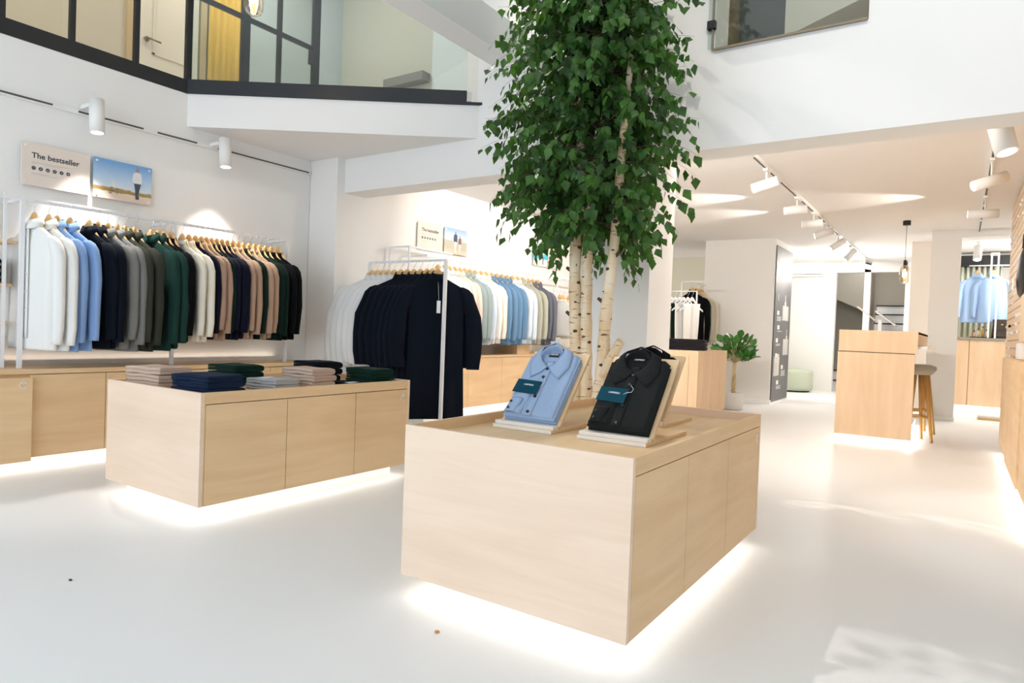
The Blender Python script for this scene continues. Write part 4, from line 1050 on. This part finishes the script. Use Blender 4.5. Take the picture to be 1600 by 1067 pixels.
def folded_on_stand(x0, y0, wide, colname, label, tagtext, small, btn, full=True, v0=.0):
    an = math.radians(49.7)
    t = thing('folded_shirt', label, 'shirt', (x0 + wide / 2, y0 + .058 - .001 * math.sin(an), ZT + .020 + .001))
    t.rotation_euler = (an, 0, 0); t.scale = (1.04, 1.075, 1)
    m = fabric(colname.replace(' ', '_'), PAL[colname], vary=.10)
    hw = wide / 2 - .018; Lv = .345; TH = .034
    # body slab: local x across, y up the board, z out of it
    def H(x, y):
        n_ = noise.noise(Vector((x * 22, y * 9, hw))) * .0035 + noise.noise(Vector((x * 60, y * 30, 3))) * .0012
        return TH + n_ + .003 * math.cos(x / hw * 1.4)
    N, Mm = 26, 34; vs = []
    def P(u, v):
        x = (u * 2 - 1) * hw; y = .004 + v * (Lv - .045)
        w = 1.0 - (.16 * max(0, (v - .80) / .20) ** 2)
        e = min(1, (1 - abs(u * 2 - 1)) / .10); ev = min(1, min(v, 1 - v) / .06)
        k = (1 - (1 - e) ** 2) ** .5 * (1 - (1 - ev) ** 2) ** .5
        return (x * w, y, .003 + (H(x, y) - .003) * k)
    top = MB().grid(N, Mm, P)
    obj('body', top, m, t)
    lay = MB()
    for k in range(3):
        z0 = .001 + k * .009
        lay.rings([[(sx * (hw - .001 - .003 * (k % 2)) * q, .006 + .01 * (k % 2) + (Lv - .07) * yy, z0 + zz) for sx, yy, zz in ((-1, 0, 0), (1, 0, 0), (1, 1, 0), (-1, 1, 0), )] for q, zz in ((1, 0), (1.0, 0))][:1] +
                  [[(sx * (hw - .001 - .003 * (k % 2)), .006 + .01 * (k % 2) + (Lv - .07) * yy, z0 + .0075) for sx, yy in ((-1, 0), (1, 0), (1, 1), (-1, 1))]])
    obj('folded_layers', lay, m, t, bevel=.003)
    # placket
    def PP(u, v):
        x = -.002 + (u - .5) * .034 + .0; y = .010 + v * (Lv - .10)
        return (x, y, H(x, y) + .0016)
    obj('placket', MB().grid(3, 24, PP), m, t, solid=.0022)
    # collar: band, leaves
    band = MB()
    Z = TH
    def bandf(u, v):
        a = PI * (-.06 + 1.12 * u)
        x = math.cos(a) * (.046 + .004 * v); y = .262 + math.sin(a) * (.048 + .006 * v)
        return (x, y, Z - .010 + v * .030 + .008 * math.sin(a))
    obj('collar_band', band.grid(24, 4, bandf), m, t, solid=.003)
    inner = MB().add([(-.040, .262, Z - .004), (.040, .262, Z - .004), (.046, .298, Z + .001), (.030, .318, Z + .003), (0, .326, Z + .004), (-.030, .318, Z + .003), (-.046, .298, Z + .001), (0, .225, Z - .002)],
                     [(0, 7, 1, 2, 3, 4, 5, 6)])
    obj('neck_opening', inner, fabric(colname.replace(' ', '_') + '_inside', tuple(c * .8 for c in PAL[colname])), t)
    for s in (-1, 1):
        def leaf(u, v, s=s):
            # u along the neckline from the front button to the back, v from the fold to the outer edge
            ix = interp(u, [(0, .003), (.25, .032), (.5, .050), (.75, .046), (1.0, .002)]); iy = interp(u, [(0, .228), (.25, .246), (.5, .275), (.75, .306), (1.0, .322)])
            ox = interp(u, [(0, .020), (.12, .062), (.35, .088), (.7, .078), (1.0, .002)]); oy = interp(u, [(0, .205), (.12, .176), (.35, .232), (.7, .300), (1.0, .334)])
            iz = Z + interp(u, [(0, .006), (.3, .016), (.7, .026), (1.0, .030)]); oz = Z + interp(u, [(0, .006), (.12, .005), (.4, .005), (.75, .006), (1.0, .016)])
            x = ix + (ox - ix) * v; y = iy + (oy - iy) * v; z = iz + (oz - iz) * v + .004 * math.sin(v * PI)
            return (s * x, y, z)
        obj('collar_leaf', MB().grid(25, 6, leaf), m, t, solid=.0032)
        cs_ = MB().tube([(s * interp(u, [(0, .022), (.12, .059), (.35, .084), (.7, .074)]), interp(u, [(0, .209), (.12, .181), (.35, .233), (.7, .298)]), Z + .0085) for u in (0, .06, .12, .24, .35, .5, .7)], .0006, 4)
        obj('collar_stitch', cs_, MATS['fabric_' + colname.replace(' ', '_') + '_inside'], t)
    bm_ = plain('button_' + btn, (.012, .012, .016) if btn == 'dark' else (.03, .03, .03), .35)
    for y in (.218, .178, .092, .024):
        obj('button', MB().lathe([(.0001, .004), (.0035, .0035), (.0045, .0045), (.0058, .004), (.006, .001), (.0058, 0)], 18, (-.002, y, H(0, y) + .0025)), bm_, t)
    # brand label inside the neck
    obj('neck_label', MB().box((-.022, .276, Z + .003), (.022, .292, Z + .006)), plain('dark_label', (.012, .02, .03), .7) if btn == 'dark' else MATS['fabric_' + colname.replace(' ', '_') + '_inside'], t)
    if full:
        text_on('neck_print', 'LABFRESH', .0085, t, Matrix.Translation((0, .284, Z + .0065)))
    # sleeve folded across the lower left with its cuff
    def slv(u, v):
        x = -hw + .014 + .066 * u + .012 * v; y = .012 + .135 * v
        e = math.sin(min(1, max(0, u)) * PI) ** .5
        return (x, y, H(x, y) + .001 + .010 * e * (1.25 - .45 * v) + .002 * math.sin(v * 14))
    obj('sleeve', MB().grid(14, 16, slv), m, t)
    def cuf(u, v):
        x = -hw + .012 + .050 * u + .01 * v; y = .010 + .062 * v
        e = math.sin(u * PI) ** .4
        return (x, y, H(x, y) + .008 + .012 * e)
    cf = obj('cuff', MB().grid(12, 8, cuf), m, t, solid=.0025)
    for y in (.022, .050):
        obj('cuff_button', MB().lathe([(.0001, .003), (.0045, .003), (.0048, 0)], 14, (-hw + .033, y, TH + .0255)), bm_, cf)
    if tagtext:
        Mt_ = Matrix.Translation((-.040, .108, TH + .0155)) @ Matrix.Rotation(math.radians(-3), 4, 'Z')
        tg = obj('hang_tag', MB().box((-.062, -.012, 0), (.045, .046, .0012), Mt_), TEAL, t)
        text_on('tag_print', 'LABFRESH', .0095, tg, Mt_ @ Matrix.Translation((-.004, .022, .0015)))
        strg = MB().tube([(.000, .178, TH + .008), (.022, .155, TH + .016), (.020, .140, TH + .018), (.004, .138, TH + .017), (-.008, .130, TH + .016), (.0, .120, TH + .014)], .0009, 6)
        if small: strg = MB().tube([(.000, .178, TH + .008), (.010, .170, TH + .014), (.016, .150, TH + .014), (.010, .136, TH + .013), (-.002, .132, TH + .013)], .0007, 6)
        obj('tag_string', strg, METW, tg)
    return t
PAL['oxford blue'] = (.31, .41, .58); PAL['charcoal'] = (.016, .018, .017)
shirt_stand(-1.480, 2.095, 'slanted birch shirt stand holding the light blue shirt')
folded_on_stand(-1.480, 2.095, .26, 'oxford blue', 'folded light blue shirt with dark buttons and teal tag on the left stand', True, True, 'dark')
shirt_stand(-1.113, 2.095, 'slanted birch shirt stand holding the charcoal shirt in front')
folded_on_stand(-1.113, 2.095, .26, 'charcoal', 'folded charcoal shirt with teal tag and white string on the right front stand', True, False, 'black')
shirt_stand(-1.24, 2.525, 'slanted birch shirt stand at the back of the table behind the charcoal shirt')
folded_on_stand(-1.24, 2.525, .26, 'black', 'folded black shirt on the rear stand behind the charcoal one', False, False, 'black', full=False)
for x, lab in ((-1.48, 'slanted birch shirt stand hidden behind the light blue shirt'),):
    pass

# ------------------------------------------------------------------ birch tree
def bark_mat():
    m, nt, b = new_mat('birch_bark')
    tc = nt.nodes.new('ShaderNodeTexCoord')
    def noise_(scale, det, sc, dist=0):
        mp = nt.nodes.new('ShaderNodeMapping'); mp.inputs['Scale'].default_value = sc
        n = nt.nodes.new('ShaderNodeTexNoise'); n.inputs['Scale'].default_value = scale; n.inputs['Detail'].default_value = det; n.inputs['Distortion'].default_value = dist
        nt.links.new(tc.outputs['Object'], mp.inputs[0]); nt.links.new(mp.outputs[0], n.inputs['Vector']); return n
    base = noise_(9, 5, (1, 1, .5)); lines = noise_(16, 6, (.7, .7, 5.5)); spots_ = noise_(9, 3, (1, 1, 2.2), .4)
    r1_ = nt.nodes.new('ShaderNodeValToRGB'); r1_.color_ramp.elements[0].color = (.70, .50, .29, 1); r1_.color_ramp.elements[1].color = (.83, .71, .53, 1)
    r1_.color_ramp.elements[0].position = .35; r1_.color_ramp.elements[1].position = .65
    nt.links.new(base.outputs['Fac'], r1_.inputs[0])
    def ramp(n, a, b2):
        r = nt.nodes.new('ShaderNodeValToRGB'); r.color_ramp.elements[0].position = a; r.color_ramp.elements[1].position = b2
        nt.links.new(n.outputs['Fac'], r.inputs[0]); return r
    rl = ramp(lines, .60, .68); rs = ramp(spots_, .66, .70)
    mx1 = nt.nodes.new('ShaderNodeMix'); mx1.data_type = 'RGBA'; mx1.inputs['B'].default_value = (.33, .20, .09, 1)
    nt.links.new(rl.outputs[0], mx1.inputs['Factor']); nt.links.new(r1_.outputs[0], mx1.inputs['A'])
    mx2 = nt.nodes.new('ShaderNodeMix'); mx2.data_type = 'RGBA'; mx2.inputs['B'].default_value = (.10, .055, .025, 1)
    nt.links.new(rs.outputs[0], mx2.inputs['Factor']); nt.links.new(mx1.outputs['Result'], mx2.inputs['A'])
    nt.links.new(mx2.outputs['Result'], b.inputs['Base Color'])
    bp = nt.nodes.new('ShaderNodeBump'); bp.inputs['Strength'].default_value = .4; bp.inputs['Distance'].default_value = .004
    nt.links.new(lines.outputs['Fac'], bp.inputs['Height']); nt.links.new(bp.outputs['Normal'], b.inputs['Normal'])
    b.inputs['Roughness'].default_value = .8
    return m
BARK = bark_mat()
KNOT = plain('bark_knot', (.085, .05, .03), .9, bump=.5, bscale=80)
TX, TY = -1.75, 3.40
tree = thing('birch_tree', 'tall birch tree with pale spotted trunks and dense green crown before the column', 'tree', (TX, TY, 0))
rt = random.Random(5)
trunks = [
    [(-.100, 0, 0), (-.085, 0, .5), (-.085, 0, .8), (-.105, 0, 1.1), (-.115, .0, 1.45), (-.105, .02, 1.8), (-.14, .04, 2.2), (-.20, .05, 2.7), (-.24, .06, 3.4)],
    [(-.025, .03, 0), (-.025, .03, .5), (-.030, .02, .8), (-.040, .02, 1.1), (-.048, .02, 1.45), (-.045, .05, 1.8), (.01, .10, 2.4), (.02, .12, 3.2)],
    [(.035, -.02, 0), (.052, -.02, .45), (.085, -.02, .62), (.098, -.02, .8), (.108, -.02, 1.09), (.142, -.02, 1.48), (.165, -.03, 1.9), (.20, -.04, 2.4), (.22, -.04, 3.2)]]
rads = [[.046, .039, .036, .034, .033, .028, .024, .018, .010], [.044, .038, .036, .033, .030, .026, .018, .008], [.046, .040, .039, .036, .032, .027, .024, .016, .008]]
def smooth(path, rad, k=4):
    P = [Vector(p) for p in path]; o = []; r_ = []
    for i in range(len(P) - 1):
        p0, p1, p2, p3 = P[max(0, i - 1)], P[i], P[i + 1], P[min(len(P) - 1, i + 2)]
        for j in range(k):
            t = j / k
            o.append(.5 * ((2 * p1) + (-p0 + p2) * t + (2 * p0 - 5 * p1 + 4 * p2 - p3) * t * t + (-p0 + 3 * p1 - 3 * p2 + p3) * t ** 3))
            r_.append(rad[i] + (rad[i + 1] - rad[i]) * t)
    o.append(P[-1]); r_.append(rad[-1]); return o, r_
tsm = []
for p, r in zip(trunks, rads):
    a, b2 = smooth(p, r, 6)
    b2 = [q * (1 + .06 * math.sin(i * 1.7) + rt.uniform(-.03, .03)) for i, q in enumerate(b2)]
    tsm.append((a, b2)); obj('trunk', MB().tube(a, b2, 18), BARK, tree)
def tpos(k, z):
    a, b2 = tsm[k]
    for i in range(len(a) - 1):
        if a[i].z <= z <= a[i + 1].z:
            t = (z - a[i].z) / (a[i + 1].z - a[i].z); return a[i].lerp(a[i + 1], t), b2[i]
    return a[-1], b2[-1]
stub = MB().tube([(.10, -.03, .70), (.15, -.03, .80), (.205, -.03, .90)], [.030, .028, .024], 14)
so = obj('branch_stub', stub, BARK, tree); obj('cut_end', MB().cyl((.205, -.03, .90), (.207, -.03, .902), .023, n=14), plain('cut_wood', (.72, .50, .28), .8), so)
for k, z, s in ((0, 1.28, -1), (0, 1.02, -1), (2, 1.60, 1), (2, 1.36, 1), (2, 1.10, -1), (2, 1.52, -1), (1, 1.58, -1)):
    p, r = tpos(k, z); v = Vector((s, -.15, .7)).normalized()
    sb = obj('twig_stub', MB().tube([p + v * r * .5, p + v * (r + .02), p + v * (r + .032)], [.013, .010, .009], 8), KNOT, tree)
kn = 0
for k in range(3):
    z = .62
    while z < 1.75:
        p, r = tpos(k, z); a = rt.uniform(-2.3, .1)
        w = rt.uniform(.008, .018); h = w * rt.uniform(.35, .75)
        c_ = p + Vector((math.cos(a), math.sin(a), 0)) * (r * .90)
        side = Vector((-math.sin(a), math.cos(a), 0)); out = Vector((math.cos(a), math.sin(a), 0))
        rr = []
        for q, f in ((0, 1.0), (.5, .95), (1, .6)):
            rr.append([c_ + side * w * f * math.cos(2 * PI * j / 10) + Vector((0, 0, h * f * math.sin(2 * PI * j / 10))) + out * (q * .006 + (-(abs(math.cos(2 * PI * j / 10)) * w) ** 2 / (2 * r))) for j in range(10)])
        obj('bark_knot', MB().rings(rr), KNOT, tree); kn += 1
        z += rt.uniform(.07, .16)

# crown
leaf_m, lnt, lb = new_mat('birch_leaf')
oi = lnt.nodes.new('ShaderNodeTexCoord'); ln_ = lnt.nodes.new('ShaderNodeTexNoise'); ln_.inputs['Scale'].default_value = 9; ln_.inputs['Detail'].default_value = 2
lnt.links.new(oi.outputs['Object'], ln_.inputs['Vector'])
lr = lnt.nodes.new('ShaderNodeValToRGB'); lr.color_ramp.elements[0].position = .35; lr.color_ramp.elements[1].position = .68
lr.color_ramp.elements[0].color = (.014, .050, .013, 1); lr.color_ramp.elements[1].color = (.055, .155, .024, 1)
lnt.links.new(ln_.outputs['Fac'], lr.inputs[0]); lnt.links.new(lr.outputs[0], lb.inputs['Base Color'])
lb.inputs['Roughness'].default_value = .45; lb.inputs['Specular IOR Level'].default_value = .35
tl = lnt.nodes.new('ShaderNodeBsdfTranslucent'); tl.inputs[0].default_value = (.16, .36, .04, 1)
ms = lnt.nodes.new('ShaderNodeMixShader'); ms.inputs[0].default_value = .22
lo = lnt.nodes['Material Output']
lnt.links.new(lb.outputs[0], ms.inputs[1]); lnt.links.new(tl.outputs[0], ms.inputs[2]); lnt.links.new(ms.outputs[0], lo.inputs['Surface'])

def add_leaf(mb, p, d, nrm, L, Wd):
    d = d.normalized(); s = d.cross(nrm)
    if s.length < 1e-4: s = d.cross(Vector((1, .2, .1)))
    s.normalize(); n = s.cross(d)
    a = p + d * L * .12
    pts = [p, a + s * Wd * .22, p + d * L * .34 + s * Wd * .5 + n * L * .05, p + d * L * .66 + s * Wd * .27 + n * L * .03, p + d * L,
           p + d * L * .66 - s * Wd * .27 + n * L * .03, p + d * L * .34 - s * Wd * .5 + n * L * .05, a - s * Wd * .22, p + d * L * .36, p + d * L * .68]
    mb.add(pts, [(0, 1, 2, 8), (8, 2, 3, 9), (9, 3, 4), (0, 8, 6, 7), (8, 9, 5, 6), (9, 4, 5)], True)

crown = MB(); twigs = MB()
def drooping(p, az, reach, lift, droop, nl, r0=.004):
    h = Vector((math.cos(az), math.sin(az), 0)); pts = []
    sway = rt.uniform(-.12, .12); sd = Vector((-h.y, h.x, 0))
    for i in range(9):
        t = i / 8
        q = p + h * (reach * (t - .18 * t * t)) + sd * sway * t * t + Vector((0, 0, lift * t - droop * t ** 2.2))
        pts.append(q)
    twigs.tube(pts, [r0 * .6 * (1 - .8 * i / 8) for i in range(9)], 4)
    for j in range(nl):
        t = .22 + .78 * (j + rt.random()) / nl; i = min(7, int(t * 8)); q = pts[i].lerp(pts[i + 1], t * 8 - i)
        if (q.x + TX) > -.98 or (q.y + TY) > 3.96 or (q.x + TX) < -2.62: continue
        sd2 = sd * rt.choice((-1, 1)) * rt.uniform(.3, 1) + h * rt.uniform(-.2, .8)
        d = sd2 * .55 + Vector((0, 0, -rt.uniform(.4, 1.25)))
        nrm = Vector((rt.uniform(-1, 1), rt.uniform(-1.4, .4), rt.uniform(.1, 1.0)))
        L = rt.uniform(.044, .072)
        add_leaf(crown, q + d.normalized() * .012, d, nrm, L, L * rt.uniform(.68, .85))
n_tw = 0
for i in range(900):
    z = 1.50 + 1.87 * (i + rt.random()) / 900
    k = rt.choice((0, 1, 2)); p, r = tpos(k, z)
    p = Vector((p.x * .55 - .06, p.y, p.z)) if z > 1.6 else p
    az = rt.uniform(0, 2 * PI)
    env = interp(z, [(1.4, .36), (1.6, .54), (1.9, .70), (2.3, .68), (2.7, .62), (3.0, .54), (3.4, .45)])
    reach = env * rt.uniform(.55, 1.12) * (1 if rt.random() < .85 else 1.12)
    if math.sin(az) > .3: reach *= .85
    drooping(p, az, reach, rt.uniform(.05, .28), rt.uniform(.12, .42), rt.randint(11, 17))
obj('foliage', crown, leaf_m, tree)
obj('twigs', twigs, plain('twig_brown', (.12, .08, .05), .8), tree)

# ------------------------------------------------------------------ potted plant
pp = thing('potted_plant', 'small plant with a braided stem in a white pot beside the grey sign', 'plant', (-2.41, 8.80, 0))
obj('pot', MB().lathe([(.10, 0), (.125, .01), (.128, .22), (.120, .225), (.116, .20), (.02, .195)], 32), plain('white_ceramic', (.74, .75, .73), .4), pp)
obj('soil', MB().cyl((0, 0, .196), (0, 0, .20), .114, n=28), plain('soil', (.09, .05, .03), 1, bump=.6, bscale=40), pp)
for k in range(3):
    pth = [(.020 * math.cos(z * 22 + k * 2.09) * (1 - z * .2), .020 * math.sin(z * 22 + k * 2.09), .19 + z * .42) for z in [i / 20 for i in range(21)]]
    obj('stem', MB().tube(pth, .013, 8), plain('braided_stem', (.62, .50, .30), .8, bump=.3, bscale=60), pp)
pl = MB(); pb_ = MB(); rp_ = random.Random(9)
for i in range(110):
    az = rp_.uniform(0, 2 * PI); el = rp_.uniform(.0, 1.4); R_ = rp_.uniform(.10, .27)
    base = Vector((0, 0, .60 + rp_.uniform(0, .06)))
    tip = base + Vector((math.cos(az) * math.cos(el) * 1.05, math.sin(az) * math.cos(el) * 1.05, math.sin(el) * 1.15 + .05)) * R_
    pb_.tube([base, base.lerp(tip, .5) + Vector((0, 0, .02)), tip], .004, 4)
    d = (tip - base).normalized() + Vector((rp_.uniform(-.4, .4), rp_.uniform(-.4, .4), rp_.uniform(.1, .9)))
    d.normalize(); s_ = (Matrix.Rotation(rp_.uniform(-1.4, 1.4), 3, d) @ d.cross(Vector((0, 0, 1)))).normalized(); n_ = s_.cross(d); Lf = rp_.uniform(.09, .14)
    pts = []
    for j in range(7):
        t = j / 6; w = math.sin(min(1, t * 1.02 + .02) * PI) ** .7 * Lf * .36 + .001
        c_ = tip + d * Lf * t - n_ * .25 * Lf * t * t * .6
        pts += [c_ + s_ * w + n_ * w * .25, c_, c_ - s_ * w + n_ * w * .25]
    pl.add(pts, [(j * 3 + a, j * 3 + a + 1, j * 3 + a + 4, j * 3 + a + 3) for j in range(6) for a in (0, 1)], True)
obj('foliage', pl, plain('plant_leaf', (.055, .19, .035), .35, vary=.35, bscale=8), pp); obj('branches', pb_, MATS['braided_stem'], pp)

# small bits on the floor
tag(obj('floor_speck', MB().lathe([(.001, 0), (.010, .001), (.008, .004), (.001, .006)], 8, M=Matrix.Diagonal((1, .5, 1, 1))), BLACK, loc=(-2.569, 1.083, .0005)), 'tiny black speck lying on the open floor at the left', 'speck')
tag(obj('dry_leaf', MB().lathe([(.001, 0), (.009, .001), (.007, .004), (.001, .006)], 8), plain('dry_leaf_orange', (.55, .28, .07), .8), loc=(-1.302, 1.583, .0005)), 'tiny orange dry leaf on the floor before the front table', 'leaf')
